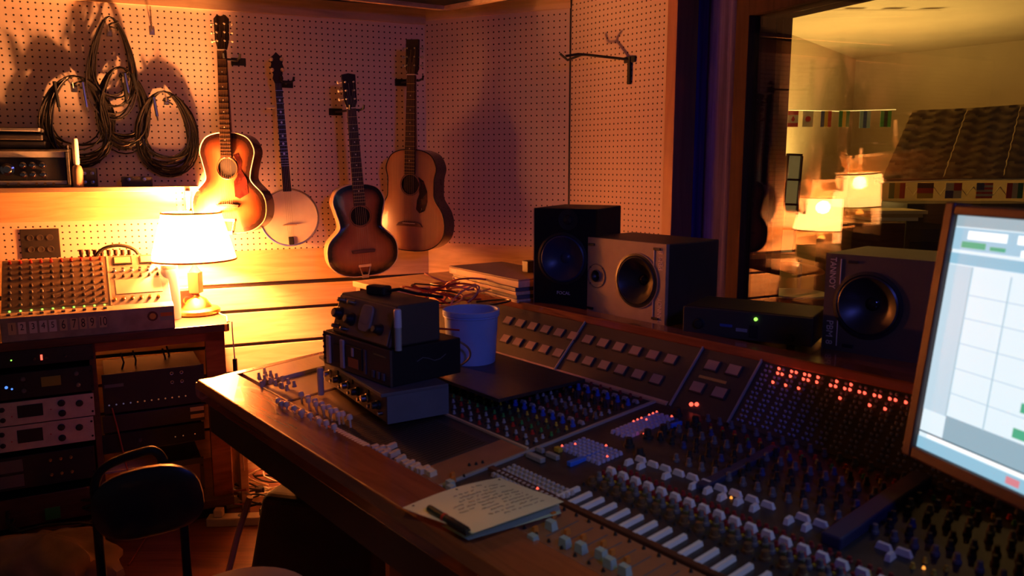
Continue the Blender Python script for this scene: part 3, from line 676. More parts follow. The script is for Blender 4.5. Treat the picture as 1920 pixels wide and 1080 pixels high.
MB().box(XL, 0, -.03, DD, .06, .10).build('bottom_board', darkw, desk, bevel=.003)
MB().box(XL, -.03, .02, DD, .0, .06).build('plinth', blk, desk)
MB().box(XL, xm - .012, .30, .315, .1, TZ - .035).build('back_panel', darkw, desk)
# small mixer on the desk
x0 = D(4, 640).x; x1 = D(328, 612).x; mh = .098; zbk = D(268, 477, .31).z - TZ; MW = x1 - x0
mx_ = thing('tabletop_mixer', 'grey tabletop mixing desk with numbers one to ten along its front', 'mixer', DA + along(AD) * x0 + Vector((0, 0, TZ)), AD)
MB().slabx([(-.015, 0), (-.015, mh), (.035, mh + .012), (.06, mh + .006), (.31, zbk), (.325, zbk - .01), (.325, 0)], 0, MW).build('housing', mat('worn_grey_enamel', (.34, .30, .25), .45, .2, noise=.25, nscale=20), mx_, bevel=.002)
sl_ = math.atan2(zbk - mh - .006, .25); SLn = math.hypot(zbk - mh - .006, .25)
def msl(x, s): return (x, .06 + s * math.cos(sl_), mh + .006 + s * math.sin(sl_))
dv = MW * .60
b = MB(); b.hexa([msl(.004, SLn * .06), msl(dv + .01, SLn * .06), msl(dv + .01, SLn * .99), msl(.004, SLn * .99)] + [tuple(Vector(q) + Vector((0, -.0005, .002))) for q in (msl(.004, SLn * .06), msl(dv + .01, SLn * .06), msl(dv + .01, SLn * .99), msl(.004, SLn * .99))]); b.build('channel_panel', mat('brown_grey_panel', (.17, .125, .09), .5), mx_)
knm = [mat('mixer_knob_dark', (.06, .05, .045), .4), redp, gryp]
Mk = Matrix.Rotation(sl_, 4, 'X')
def kn(name, r, h, m, parent, n=12, cap=None):
    b = MB(); b.lathe([(r, 0), (r, h * .25), (r * .8, h * .35), (r * .7, h), (0, h * 1.02)], n); o = b.build(name, m, parent, smooth=True); return o
prot = {}
def place(key, mk, parent, loc, rot=(0, 0, 0)):
    if key not in prot or prot[key][1] != parent:
        o = mk(); prot[key] = (o, parent); o.location = loc; o.rotation_euler = rot; return o
    return dup(prot[key][0], parent, loc, rot)
for c in range(10):
    x = dv * (c + .5) / 10 + .01
    for r in range(8):
        s = SLn * (.13 + .84 * r / 7.2) if r < 4 else SLn * (.20 + .84 * r / 8)
        k = 1 if r == 7 else (0 if r % 2 else 2)
        place(('mk', k), lambda: kn('channel_knob', .0075, .017, knm[k], mx_, 10), mx_, msl(x, s), (sl_, 0, 0))
    place('mled', lambda: MB().lathe([(.004, 0), (.004, .003), (0, .004)], 8).build('indicator_light', led_g, mx_), mx_, msl(x, SLn * .03), (sl_, 0, 0))
    b = MB(); xx = x; q0 = (xx, .0, mh + .0035); place('mfad', lambda: MB().box(-.007, .007, -.006, .006, 0, .008).build('fader_cap', gryp, mx_, bevel=.001), mx_, (xx, .012, mh + .006), (R_(13), 0, 0))
b = MB(); b.hexa([msl(dv + .014, SLn * .0), msl(dv + .02, SLn * .0), msl(dv + .02, SLn), msl(dv + .014, SLn)] + [tuple(Vector(q) + Vector((0, -.001, .005))) for q in (msl(dv + .014, 0), msl(dv + .02, 0), msl(dv + .02, SLn), msl(dv + .014, SLn))]); b.build('divider_strip', cream, mx_)
for i in range(2):
    xx = dv + .04 + i * (MW - dv) * .42; ww = (MW - dv) * .30
    mo = MB().box(0, ww, 0, SLn * .16, -.001, .006).build('meter', blk, mx_, loc=msl(xx, SLn * .8), rot=(sl_, 0, 0), bevel=.001)
    MB().box(.006, ww - .006, .006, SLn * .16 - .006, .006, .0075).build('meter_face', mat('meter_face_cream', (.75, .62, .35), .5), mo)
for i in range(6): place('mk5', lambda: kn('master_knob', .008, .016, chrome, mx_), mx_, msl(dv + .04 + i * (MW - dv - .06) / 5.6, SLn * .68), (sl_, 0, 0))
for i in range(6): place('mk6', lambda: kn('output_knob', .006, .014, knm[0], mx_), mx_, msl(dv + .04 + i * (MW - dv - .06) / 5.6, SLn * .56), (sl_, 0, 0))
for i in range(6): place('mk7', lambda: kn('monitor_knob', .008, .012, brass, mx_), mx_, msl(dv + .03 + i * (MW - dv - .06) / 5.6, SLn * .12), (sl_, 0, 0))
for i in range(5): place('mk8', lambda: MB().box(-.006, .006, -.006, .006, 0, .01).build('red_button', redp, mx_, bevel=.001), mx_, msl(dv + .03 + i * (MW - dv - .06) / 5, -.02), (R_(-6), 0, 0))
MB().box(dv + .04, MW - .03, 0, SLn * .28, 0, .002).build('label_plate', cream, mx_, loc=msl(0, SLn * .22), rot=(sl_, 0, 0))
ink = mat('black_ink', (.015, .012, .01), .6); lab = mat('white_label', (.72, .68, .66), .6); tanl = mat('masking_tape', (.55, .45, .28), .6)
for i, q in enumerate((22, 41, 62, 81, 99, 119, 139, 156, 173, 193)):
    xx = D(q, 605).x - x0; big = i > 4
    MB().box(xx - .0135, xx + .0135, -.0165, -.015, .03, .078).build('number_label', lab if 0 < i < 5 else tanl, mx_)
    text('number', str(i + 1), .052 if big else .036, ink, mx_, (xx, -.0168, .054 if big else .057), (R_(90), 0, 0), sx=.62 if big else .8)
xx = D(286, 597).x - x0
MB().lathe([(.021, 0), (.021, .002), (0, .002)], 24, (xx, -.015, .06), 'y').build('round_badge', darkw, mx_)
MB().lathe([(.013, 0), (.013, .003), (.009, .003), (.009, .0022)], 20, (xx, -.0165, .06), 'y').build('badge_ring', brass, mx_)
xx = D(312, 594).x - x0
MB().box(xx - .026, xx + .026, -.0165, -.015, .038, .084).build('maker_plate', mat('teal_label', (.25, .33, .30), .5), mx_)
MB().box(xx - .024, xx + .024, -.0172, -.0165, .056, .072).build('maker_bar', orp, mx_)
# arch of hose and a row of plugs behind the mixer
a = D(182, 479, .335); c = D(258, 479, .335)
t = thing('cable_arch', 'dark curved hose arching up behind the tabletop mixer', 'cable', DA + along(AD) * (a.x + c.x) / 2 + out(AD) * .332 + Vector((0, 0, TZ)), AD)
hw = (c.x - a.x) / 2; zt_ = D(220, 460, .335).z - TZ
MB().tube([(hw * 1.05 * math.cos(th), 0, zt_ - .055 + .055 * math.sin(th)) if th >= 0 and th <= math.pi else None for th in [i * math.pi / 14 for i in range(15)]], .008, 8).build('hose', rub, t, smooth=True)
b = MB(); b.box(-hw * 1.1, -hw * 1.0, -.006, .006, 0, zt_ - .05); b.box(hw, hw * 1.1, -.006, .006, 0, zt_ - .05); b.build('stand', blkm, t)
for i in range(8):
    q = D(152 + i * 13, 474, .33); t2 = thing('jack_plug', ('first', 'second', 'third', 'fourth', 'fifth', 'sixth', 'seventh', 'eighth')[i] + ' dark plug from the left in the row behind the tabletop mixer', 'plug', DA + along(AD) * q.x + out(AD) * .352 + Vector((0, 0, TZ)), AD, 'plugs behind the tabletop mixer')
    MB().lathe([(.007, 0), (.007, q.z - TZ - .01), (.009, q.z - TZ - .008), (.009, q.z - TZ + .012), (0, q.z - TZ + .013)], 10).build('barrel', mat('brown_rubber', (.08, .04, .025), .5), t2, smooth=True)

# ------------------------------------------------------------------ table lamp, the main light
lp = on_z(370, 588, TZ); LH = lambda py: on_y(366, py, lp.y).z - TZ
lamp = thing('table_lamp', 'lit table lamp with a white tapered shade standing on the rack desk', 'lamp', lp)
zs0, zs1 = LH(486), LH(399); k_ = lp.y * 1.03 / F; r0, r1 = 74 * k_, 51 * k_
shade_m = bpy.data.materials.new('lamp_shade'); shade_m.use_nodes = True; nt = shade_m.node_tree; nt.nodes.clear()
so = nt.nodes.new('ShaderNodeOutputMaterial'); sm = nt.nodes.new('ShaderNodeMixShader'); sd_ = nt.nodes.new('ShaderNodeBsdfDiffuse'); stl = nt.nodes.new('ShaderNodeBsdfTranslucent'); se = nt.nodes.new('ShaderNodeEmission'); sa = nt.nodes.new('ShaderNodeAddShader')
sd_.inputs[0].default_value = (.9, .85, .7, 1); stl.inputs[0].default_value = (.9, .8, .55, 1); sm.inputs[0].default_value = .55
se.inputs[0].default_value = (1, .78, .42, 1); se.inputs[1].default_value = 5.0
nt.links.new(sd_.outputs[0], sm.inputs[1]); nt.links.new(stl.outputs[0], sm.inputs[2]); st_ = nt.nodes.new('ShaderNodeBsdfTransparent'); st_.inputs[0].default_value = (1, .8, .5, 1); sx_ = nt.nodes.new('ShaderNodeMixShader'); sx_.inputs[0].default_value = .42; nt.links.new(sm.outputs[0], sx_.inputs[1]); nt.links.new(st_.outputs[0], sx_.inputs[2]); nt.links.new(sx_.outputs[0], sa.inputs[0]); nt.links.new(se.outputs[0], sa.inputs[1]); nt.links.new(sa.outputs[0], so.inputs[0])
b = MB(); b.lathe([(r0, zs0), (r1, zs1), (r1 - .002, zs1), (r0 - .002, zs0)], 40); 
N_ = 40; b.f = [f for f in b.f if len(f) == 4]; b.mi = b.mi[:len(b.f)]; b.add([], [])
b.f += [(3 * N_ + i, 3 * N_ + (i + 1) % N_, (i + 1) % N_, i) for i in range(N_)]; b.mi += [0] * N_
b.build('lamp_shade', shade_m, lamp, smooth=True)
trm = mat('ochre_trim', (.42, .25, .07), .7)
for r, z, nm in ((r0, zs0, 'bottom_trim'), (r1, zs1, 'top_trim')): MB().tube([(r * math.cos(a * math.pi / 20), r * math.sin(a * math.pi / 20), z) for a in range(40)], .005, 6, closed=True).build(nm, trm, lamp, smooth=True)
MB().lathe([(.10, 0), (.105, .006), (.105, .022), (.095, .03), (.07, .034), (.045, .07), (.018, .085), (.012, .10)], 28).build('foot', brass, lamp, smooth=True)
b = MB(); b.hexa([(-.026, -.026, .10), (.026, -.026, .10), (.026, .026, .10), (-.026, .026, .10), (-.026, -.026, .20), (.026, -.026, .20), (.026, .026, .20), (-.026, .026, .20)]); b.build('square_block', mat('bronze_block', (.25, .15, .07), .4, .6), lamp, bevel=.003)
b = MB(); b.lathe([(.028, .20), (.008, .228), (.006, .28), (.010, .285), (.0, .288)], 14); b.build('stem', brass, lamp, smooth=True)
b = MB(); b.tube([(0, 0, .285), (.045, 0, .31), (.05, 0, zs1 - .05), (0, 0, zs1 - .005), (-.05, 0, zs1 - .05), (-.045, 0, .31), (0, 0, .285)], .002, 6); b.tube([(-r1, 0, zs1 - .003), (r1, 0, zs1 - .003)], .002, 6); b.lathe([(.006, zs1 - .005), (.009, zs1 + .01), (0, zs1 + .025)], 10); b.build('harp', brass, lamp)
MB().lathe([(0, .288), (.012, .292), (.020, .308), (.018, .32), (.0, .33)], 16).build('bulb', mat('lit_bulb', (1, .8, .5), .5, emit=(1, .5, .12), es=6), lamp, smooth=True)
lamp_light = light('table_lamp_light', 'POINT', lp + Vector((0, 0, zs1 - .065)), WARM, 350, shadow_soft_size=.045)
MBc = MB(); q0 = lp + Vector((.11, -.02, .006)); q1 = DA + along(AD) * .035 - out(AD) * .0 + Vector((0, 0, TZ + .004)); pts = [q0, (q0 + q1) / 2 + Vector((0, .02, 0)), q1 - along(AD) * .02, q1, q1 + Vector((0, 0, -.06)), q1 + Vector((.004, 0, -.18))]
t = thing('lamp_cord', 'thin lamp cord hanging down the right side of the rack desk', 'cord', (0, 0, 0))
MBc.tube(pts + [q1 + Vector((.012, 0, -.45)), q1 + Vector((.02, 0, -.7))], .0028, 6); MBc.build('cord', ivory, t, smooth=True)
sp_ = q1 + Vector((.004, 0, -.20)); MB().box(-.009, .009, -.009, .009, -.03, .03).build('inline_switch', blk, t, loc=sp_, bevel=.004)
# things around the lamp
q = on_z(325, 600, TZ)
t = thing('white_jar', 'tall white cylindrical jar standing left of the lamp foot', 'jar', q + out(AD) * .03)
MB().lathe([(.036, 0), (.038, .01), (.038, .22), (.034, .235)], 24).build('body', white, t, smooth=True); MB().lathe([(.036, .235), (.036, .25), (0, .252)], 24).build('lid', cream, t, smooth=True)
q = DA + along(AD) * (D(356, 560, .24).x) + out(AD) * .29 + Vector((0, 0, TZ))
t = thing('small_meter_box', 'small square gauge box standing behind the lamp base', 'gauge', q, AD)
MB().box(-.045, .045, 0, .035, 0, .13).build('case', cream, t, bevel=.004); MB().box(-.035, .035, -.004, 0, .03, .115).build('face', darkw, t)
MB().lathe([(.02, 0), (.02, .003), (.014, .004), (0, .004)], 20, (-.006, -.004, .068), 'y').build('dial', brass, t); 
for i in range(4): MB().lathe([(.004, 0), (.004, .004)], 8, (.025, -.004, .045 + i * .016), 'y').build('pin', brass, t)
q = DA + along(AD) * D(302, 560, .2).x + out(AD) * .25 + Vector((0, 0, TZ))
t = thing('picture_frame', 'small leaning frame between the tabletop mixer and the white jar', 'frame', q, AD)
MB().prism([(-.02, 0), (.04, 0), (.03, .14), (-.05, .15)], 0, .012).build('frame', cream, t); MB().prism([(-.008, .02), (.028, .02), (.02, .12), (-.034, .13)], -.002, 0).build('picture', mat('brown_print', (.4, .2, .1), .6), t)

# ------------------------------------------------------------------ rack units in the desk
def unit(name, label, cat, px0, px1, yt, yb, m, yq=None, rows=()):
    a = D(px0, (yt + yb) / 2); c = D(px1, (yt + yb) / 2); zt2 = D((px0 + px1) / 2, yt).z; zb2 = D((px0 + px1) / 2, yb).z
    t = thing(name, label, cat, DA + along(AD) * a.x + Vector((0, 0, zb2)), AD)
    W, Hh = c.x - a.x, zt2 - zb2
    MB().box(.01, W - .01, .004, .28, .001, Hh - .001).build('chassis', blkm, t)
    MB().box(0, W, -.006, .004, .001, Hh - .001).build('faceplate', m, t, bevel=.0015)
    for z in (.2, .8): MB().lathe([(.0045, 0), (.0045, .002)], 8, (W - .008, -.006, Hh * z), 'y').build('rack_screw', blkm, t)
    return t, W, Hh
def dial(t, x, z, r, m, nm='knob'): MB().lathe([(r, 0), (r, .003), (r * .8, .004), (r * .7, .014), (0, .015)], 14, (x, -.006, z), 'y').build(nm, m, t, smooth=True)
def led(t, x, z, m, r=.003, nm='indicator_light'): MB().lathe([(r, 0), (r, .002), (0, .003)], 8, (x, -.006, z), 'y').build(nm, m, t)
lx = -70
t, W, Hh = unit('rack_unit', 'black rack unit with one green and one red light, top of the left bay', 'audio unit', lx, 176, 655, 686, blk)
fx = lambda px: (px - lx) / (176 - lx)
led(t, W * fx(17), Hh * .45, led_g); MB().box(W * fx(72), W * fx(76), -.009, -.006, Hh * .3, Hh * .62).build('red_light', led_r, t)
for q in (60, 85, 120): dial(t, W * fx(q), Hh * .4, .006, drk)
t, W, Hh = unit('rack_unit', 'black rack unit with a faint amber display and small round knobs', 'audio unit', lx, 176, 697, 746, blk)
MB().box(W * fx(74), W * fx(112), -.009, -.006, Hh * .38, Hh * .75).build('display', mat('amber_display', (.10, .05, .02), .4, emit=(1, .35, .05), es=.012), t)
for q, z in ((40, .3), (40, .75), (145, .3), (143, .75)): dial(t, W * fx(q), Hh * z, .009, gryp)
led(t, W * fx(8), Hh * .5, led_b, .006); led(t, W * fx(18), Hh * .42, led_b, .004)
for k, (yt, yb) in enumerate(((750, 794), (795, 842))):
    t, W, Hh = unit('rack_unit', ('upper' if k == 0 else 'lower') + ' of two silver rack units with dark display windows', 'audio unit', lx, 178, yt, yb, alu, rows=())
    MB().box(W * fx(28), W * fx(76), -.009, -.006, Hh * .3, Hh * .82).build('display_window', blk, t, bevel=.001)
    for q, z, r in ((112, .72, .014), (112, .28, .014), (147, .62, .014), (0, .72, .01), (0, .28, .01)): dial(t, W * fx(q), Hh * z, r, blk)
    led(t, W * fx(91), Hh * .5, redp, .0025); led(t, W * fx(17), Hh * .4, redp, .0025)
t, W, Hh = unit('rack_unit', 'black rack unit with six small brass knobs under the silver units', 'audio unit', lx, 180, 852, 914, blk)
for i in range(3):
    for z in (.3, .75): dial(t, W * (fx(90) + i * .08), Hh * z, .006, brass)
for z in (.1, .55): MB().box(0, W * fx(38), -.012, -.006, Hh * z, Hh * (z + .36)).build('drive_bay', gryp, t, bevel=.001)
t, W, Hh = unit('rack_unit', 'dark empty-looking drawer unit low in the left bay of the desk', 'drawer', lx, 180, 930, 985, darkw)
MB().box(W * .6, W * .72, -.012, -.006, Hh * .1, Hh * .5).build('green_tag', grnp, t)
# right bay
rx0, rx1 = 192, 384
fr_ = lambda px: (px - rx0) / (rx1 - rx0)
t, W, Hh = unit('patch_bay', 'black patch panel with a row of small pale jacks in the right bay', 'patch panel', rx0, rx1, 692, 765, blk)
for i in range(12): led(t, W * (.05 + .068 * i), Hh * .22, [mat('faint_amber', (.7, .3, .1), .4, emit=(1, .4, .15), es=.12), mat('faint_white', (.5, .5, .6), .4, emit=(.6, .6, 1), es=.08)][i < 4], .0035, 'jack')
for q in (321, 340):
    for z in (.62, .85): MB().tube([(W * fr_(q) + .006 * math.cos(a), -.008, Hh * z + .006 * math.sin(a)) for a in [i * .52 for i in range(12)]], .0015, 5, closed=True).build('socket_ring', steel, t)
MB().box(W * .02, W * .2, -.0075, -.006, Hh * .66, Hh * .74).build('badge', gryp, t)
t, W, Hh = unit('rack_unit', 'black rack unit with two cream labels in the right bay', 'audio unit', rx0, rx1, 768, 800, blk)
for z in (.2, .62): MB().box(W * fr_(356), W * fr_(383), -.0085, -.006, Hh * z, Hh * (z + .24)).build('label', tanl, t)
t, W, Hh = unit('rack_unit', 'plain dark rack unit above the open space of the right bay', 'audio unit', rx0, rx1, 803, 838, blkm)
for q in (.7, .78, .9): led(t, W * q, Hh * .4, mat('faint_amber'), .003, 'indicator')
dial(t, W * .35, Hh * .5, .009, drk)
t, W, Hh = unit('power_amplifier', 'grey-brown amplifier box standing at the bottom right of the rack desk', 'amplifier', 300, 384, 862, 935, drk)
MB().box(W * .1, W * .9, -.009, -.006, Hh * .3, Hh * .85).build('grille', mat('brown_metal', (.16, .1, .07), .5), t); dial(t, W * .3, Hh * .15, .008, gryp)
for i, (q, s) in enumerate(((226, 690), (250, 690), (308, 690), (318, 692))):
    b = MB(); aa = D(q, 662, .05); bb = D(q + (-2, 3, 6, -3)[i], 700, .05); b.tube([(0, 0, 0), (.01, .01, (bb.z - aa.z) * .5), (bb.x - aa.x, .02, bb.z - aa.z - .03)], .004, 6)
    o = b.build('hanging_cable', cab, loc=DA + along(AD) * aa.x + out(AD) * (.05 + .05 * i) + Vector((0, 0, aa.z)), rot=(0, 0, AD), smooth=True)
    tag(o, ('first', 'second', 'third', 'fourth')[i] + ' from the left of the cables hanging above the patch panel', 'cable', 'cables in the right bay')
b = MB(); pts = [D(210, 765, -.03), D(222, 810, -.05), D(236, 870, -.05), D(262, 960, -.06), D(275, 1010, -.08)]
cp = [DA + along(AD) * p.x + out(AD) * p.y + Vector((0, 0, max(p.z, .01))) for p in pts]; cp.append(cp[-1] + Vector((.04, -.25, 0)) - Vector((0, 0, cp[-1].z - .01)))
tag(MB().tube(cp, .0035, 6).build('red_cable', mat('red_brown_cable', (.3, .06, .03), .5), smooth=True), 'thin reddish cable hanging from the patch panel down to the floor', 'cable')
# pale board leaning beside the desk
q = DA + Vector((.035, .01, 0)); tag(MB().box(0, .035, 0, .25, 0, D(432, 790).z).build('side_board', ply, loc=q, rot=(0, 0, AD), bevel=.002), 'pale plywood board standing against the right side of the rack desk', 'board')

# ------------------------------------------------------------------ chair
cc = on_y(280, 940, 2.15); ca = R_(18)
ch = thing('chair', 'black chair with an oval padded back standing before the rack desk', 'chair', (cc.x, cc.y, 0), ca)
S2 = 2.15 / F * 1.1
pad = mat('black_vinyl', (.02, .02, .022), .32, bump=.1)
b = MB(); n = 28; ol = [(.145 * math.copysign(abs(math.cos(a)) ** .75, math.cos(a)), .105 * math.copysign(abs(math.sin(a)) ** .75, math.sin(a))) for a in [2 * math.pi * i / n for i in range(n)]]
rings = [(.0, .022), (.6, .022), (.9, .017), (1, .006), (1, -.006), (.9, -.015), (.6, -.02), (.0, -.02)]; vs = []
for s, y in rings:
    for x, z in ol: vs.append((x * s, y - .03 * (x * s / .145) ** 2 * .6, z * s))
fs = [(j * n + i, j * n + (i + 1) % n, (j + 1) * n + (i + 1) % n, (j + 1) * n + i) for j in range(len(rings) - 1) for i in range(n)]
b.add(vs, fs); b.build('backrest', pad, ch, loc=(0, 0, cc.z), rot=(R_(4), R_(-7), 0), smooth=True)
zc = cc.z
b = MB(); b.spline([(-.135, .0, .0), (-.135, 0, .30), (-.135, -.005, zc - .02), (-.13, -.005, zc + .08), (-.09, -.01, zc + .125), (.0, -.02, zc + .155), (.03, -.02, zc + .15), (.045, -.01, zc + .12)], .0125, 10); b.build('frame', blkm, ch, smooth=True)
b = MB(); b.tube([(.085, .02, .0), (.085, .02, zc - .08), (.08, .02, zc - .02)], .0125, 10); b.build('post', blkm, ch, smooth=True)
b = MB(); b.box(-.17, .14, -.42, -.12, .40, .44); b.build('seat', pad, ch, bevel=.015, seg=3)
for x in (-.15, .12): MB().cyl((x, -.38, 0), (x, -.36, .40), .011, n=8).build('leg', blkm, ch, smooth=True)
MB().box(-.135, .085, -.13, .03, .37, .39).build('crossbar', blkm, ch)
# crumpled cloth bag on the floor
def lump(name, m, c, s, seed, n=18, k=.18):
    rnd = random.Random(seed); vs = []; fs = []
    ph = [rnd.uniform(0, 6) for _ in range(6)]
    for j in range(n + 1):
        th = math.pi * j / n
        for i in range(n * 2):
            a = math.pi * i / n; d = 1 + k * (math.sin(3 * a + ph[0]) * math.sin(2 * th + ph[1]) + .6 * math.sin(5 * a + ph[2] + 3 * th) + .4 * math.sin(9 * a + ph[3] - 4 * th)) * math.sin(th)
            z = math.cos(th); z = max(z, -.55) * d
            vs.append((math.sin(th) * math.cos(a) * s[0] * d, math.sin(th) * math.sin(a) * s[1] * d, (z + .55) * s[2] / 1.55))
    fs = [(j * 2 * n + i, j * 2 * n + (i + 1) % (2 * n), (j + 1) * 2 * n + (i + 1) % (2 * n), (j + 1) * 2 * n + i) for j in range(n) for i in range(2 * n)]
    zm = min(v[2] for v in vs); vs = [(x, y, z - zm) for x, y, z in vs]
    return MB().add(vs, fs).build(name, m, loc=c, smooth=True)
q = on_z(95, 1068, .05); tag(lump('cloth_bag', mat('beige_canvas', (.34, .25, .15), .9, bump=.4, noise=.3), (q.x, q.y, 0), (.24, .16, .18), 3), 'crumpled beige cloth bag on the floor at the lower left', 'bag')
q = on_z(120, 1000, .1); pts = [(q.x + .22 * math.cos(i * .55) * (1 + .1 * math.sin(i)), q.y + .12 * math.sin(i * .55), .17 + .03 * math.sin(i * 1.3)) for i in range(30)]
tag(MB().tube(pts, .006, 6).build('cable_bundle', cab, smooth=True), 'loose black cable looped around the beige cloth bag', 'cable')

# ------------------------------------------------------------------ amplifier case, stool, power strips under the desk
ct = on_z(585, 925, .50); AC = R_(-12)
case = thing('equipment_case', 'large black cloth-covered case standing under the front of the console', 'case', (ct.x, ct.y, 0), AC)
ws = 2.75 / F
b = MB(); b.hexa([(-.27, -.06, 0), (.22, -.06, 0), (.22, .15, 0), (-.25, .15, 0), (-.17, -.04, .50), (.22, -.04, .49), (.21, .14, .49), (-.15, .14, .50)]); b.build('cover', mat('black_canvas', (.022, .020, .018), .85, bump=.3, noise=.4, nscale=4), case, bevel=.03, seg=4)
MB().spline([(-.19, -.07, .50), (-.24, -.075, .36), (-.29, -.08, .2), (-.35, -.09, .09), (-.40, -.1, .02)], .011, 8).build('strap', mat('tan_strap', (.28, .18, .1), .7), case, smooth=True)
MB().lathe([(.006, 0), (.006, .003)], 8, (.10, -.062, .14), 'y').build('indicator_light', led_g, case)
q = Vector((ct.x, ct.y, .505)) + out(AC) * .06
t = thing('headphones', 'reddish-brown headphones lying on top of the black case', 'headphones', q, R_(20))
b = MB(); b.tube([(.06 * math.cos(a), .075 * math.sin(a), .035) for a in [i * math.pi / 10 for i in range(11)]], .007, 8); b.build('headband', mat('brown_red_plastic', (.28, .08, .05), .4), t, smooth=True)
for s in (-1, 1): MB().lathe([(.0, 0), (.032, .004), (.036, .015), (.03, .028), (0, .03)], 16, (s * .06, 0, .03 - .03)).build('ear_cup', mat('brown_red_plastic'), t, smooth=True)
q = Vector((ct.x, ct.y, 0)) + out(AC) * .42 + along(AC) * .28
t = thing('metal_case', 'dark flat case with a bright metal edge behind the black case', 'case', q, R_(8))
MB().box(-.16, .14, 0, .22, 0, .50).build('body', drk, t, bevel=.006); MB().box(-.162, .142, -.004, .224, .485, .505).build('metal_edge', steel, t, bevel=.003)
q = on_z(455, 1120, .60)
t = thing('padded_stool', 'round pale padded stool seat at the bottom edge of the photo', 'stool', (q.x, q.y, 0))
MB().lathe([(0, .615), (.11, .61), (.155, .595), (.165, .57), (.155, .545), (0, .54)], 32).build('seat', mat('yellow_beige_fabric', (.85, .75, .45), .9, bump=.3, noise=.15), t, smooth=True)
for k in range(3): MB().cyl((.1 * math.cos(k * 2.1), .1 * math.sin(k * 2.1), .54), (.17 * math.cos(k * 2.1), .17 * math.sin(k * 2.1), 0), .012, n=8).build('leg', blkm, t, smooth=True)
def strip(px, py, L, rz, label, n=5):
    q = on_z(px, py, .04); t = thing('power_strip', label, 'power strip', (q.x, q.y, 0), rz, 'power strips on the floor by the wall')
    MB().box(-L / 2, L / 2, -.03, .03, 0, .04).build('body', cream, t, bevel=.005)
    for i in range(n):
        x = -L / 2 + L * (i + .5) / n
        if i % 2 == 0: MB().box(x - .02, x + .02, -.02, .02, .04, .075).build('plug', blk if i else cream, t, bevel=.005)
        else: MB().lathe([(.018, .0402), (.018, .042), (.015, .042), (.015, .0403), (0, .0403)], 14, (x, 0, 0)).build('socket', gryp, t)
strip(487, 925, .42, R_(25), 'pale power strip with plugs lying nearest the slatted wall')
strip(475, 965, .40, R_(5), 'pale power strip lying in front, beside the rack desk foot', 4)
for i in range(7):
    rnd = random.Random(40 + i); q = on_z(rnd.uniform(440, 540), rnd.uniform(905, 965), .03); r = rnd.uniform(.05, .11); hh = rnd.uniform(.03, .12)
    pts = [(q.x + r * math.cos(k * .6 + i) * (1 + .15 * math.sin(k)), q.y + .7 * r * math.sin(k * .6 + i), .045 + hh * (0.5 + .5 * math.sin(k * .35 + i))) for k in range(20)]
    tag(MB().tube(pts, .0045, 6).build('floor_cable', [cab, ivory, cab, mat('red_brown_cable'), cream, cab, ivory][i], smooth=True), ['black', 'ivory', 'black', 'reddish', 'cream', 'black', 'ivory'][i] + ' cable in the tangle looping over the power strips', 'cable', 'tangled cables over the power strips')
cpts = [on_plane(*p, K0 - out(A0) * .03, out(A0)) for p in ((452, 800), (458, 850), (463, 905))]
tag(MB().tube(cpts, .004, 6).build('wall_cable', mat('red_brown_cable'), smooth=True), 'thin cable running down the slatted wall beneath the console corner', 'cable')
# ------------------------------------------------------------------ mixing console
CP = Vector((-1.034, 2.552, 0)); AC_ = math.atan2(-.777, .63)
def C2L(p): return loc_in(AC_, CP, p)
def zs(v): return .885 + .082 * (v - .13)
SN = Vector((0, -.082, 1)).normalized(); ST = math.atan(.082)
def rotv(v): c, s = math.cos(AC_), math.sin(AC_); return Vector((v.x * c - v.y * s, v.x * s + v.y * c, v.z))
def CW(u, v, z): return CP + rotv(Vector((u, v, z)))
def S(px, py, up=0): # point on the work surface, in console coordinates
    p0 = CW(0, .13, .885 + up); return C2L(on_plane(px, py, p0, rotv(SN)))
BV0, BZ0, BV1, BZ1 = .865, .945, 1.012, 1.097
BA = math.atan2(BZ1 - BZ0, BV1 - BV0); BN = Vector((0, -math.sin(BA), math.cos(BA)))
def B(px, py, up=0): return C2L(on_plane(px, py, CW(0, BV0, BZ0) + rotv(BN) * up, rotv(BN)))
UE = 2.9
con = thing('mixing_console', 'huge dark analogue mixing console with a varnished wooden armrest and angled meter bridge', 'mixing console', CP, AC_)
surfm = mat('console_surface', (.035, .032, .034), .4, noise=.3, nscale=40)
bridgem = mat('bridge_surface', (.05, .042, .038), .45, noise=.2)
MB().slabx([(-.005, .84), (-.01, .875), (.0, .90), (.13, .90), (.135, .885), (.135, .84)], 0, UE).build('armrest', mahog, con, bevel=.004)
MB().slabx([(.03, .72), (.03, .84), (.13, .84), (.87, .84), (.87, .72)], .01, UE).build('chassis', drk, con)
MB().slabx([(.135, .84), (.135, zs(.135)), (.865, zs(.865)), (.865, .84)], .01, UE).build('work_surface', surfm, con)
MB().slabx([(.865, .84), (BV0, BZ0), (BV1, BZ1), (1.03, BZ1 + .004), (1.03, .60), (.87, .60)], .01, UE).build('meter_bridge', bridgem, con)
MB().slabx([(.0, .84), (.0, .885), (.13, .90), (.50, .925), (.865, .95), (1.012, 1.10), (1.03, 1.11), (1.03, .80), (.4, .78)], -.028, .01).build('end_panel', mahog, con, bevel=.003)
MB().slabx([(1.00, 1.085), (1.00, 1.112), (1.075, 1.112), (1.075, 1.085)], -.03, UE).build('bridge_rail', redw if False else mahog, con, bevel=.004)
MB().slabx([(1.075, 1.065), (1.075, 1.092), (1.52, 1.092), (1.52, 1.065)], -.25, UE).build('rear_ledge', mahog, con, bevel=.003)
MB().slabx([(1.10, .0), (1.10, 1.065), (1.14, 1.065), (1.14, 0)], -.2, UE).build('rear_panel', drk, con)
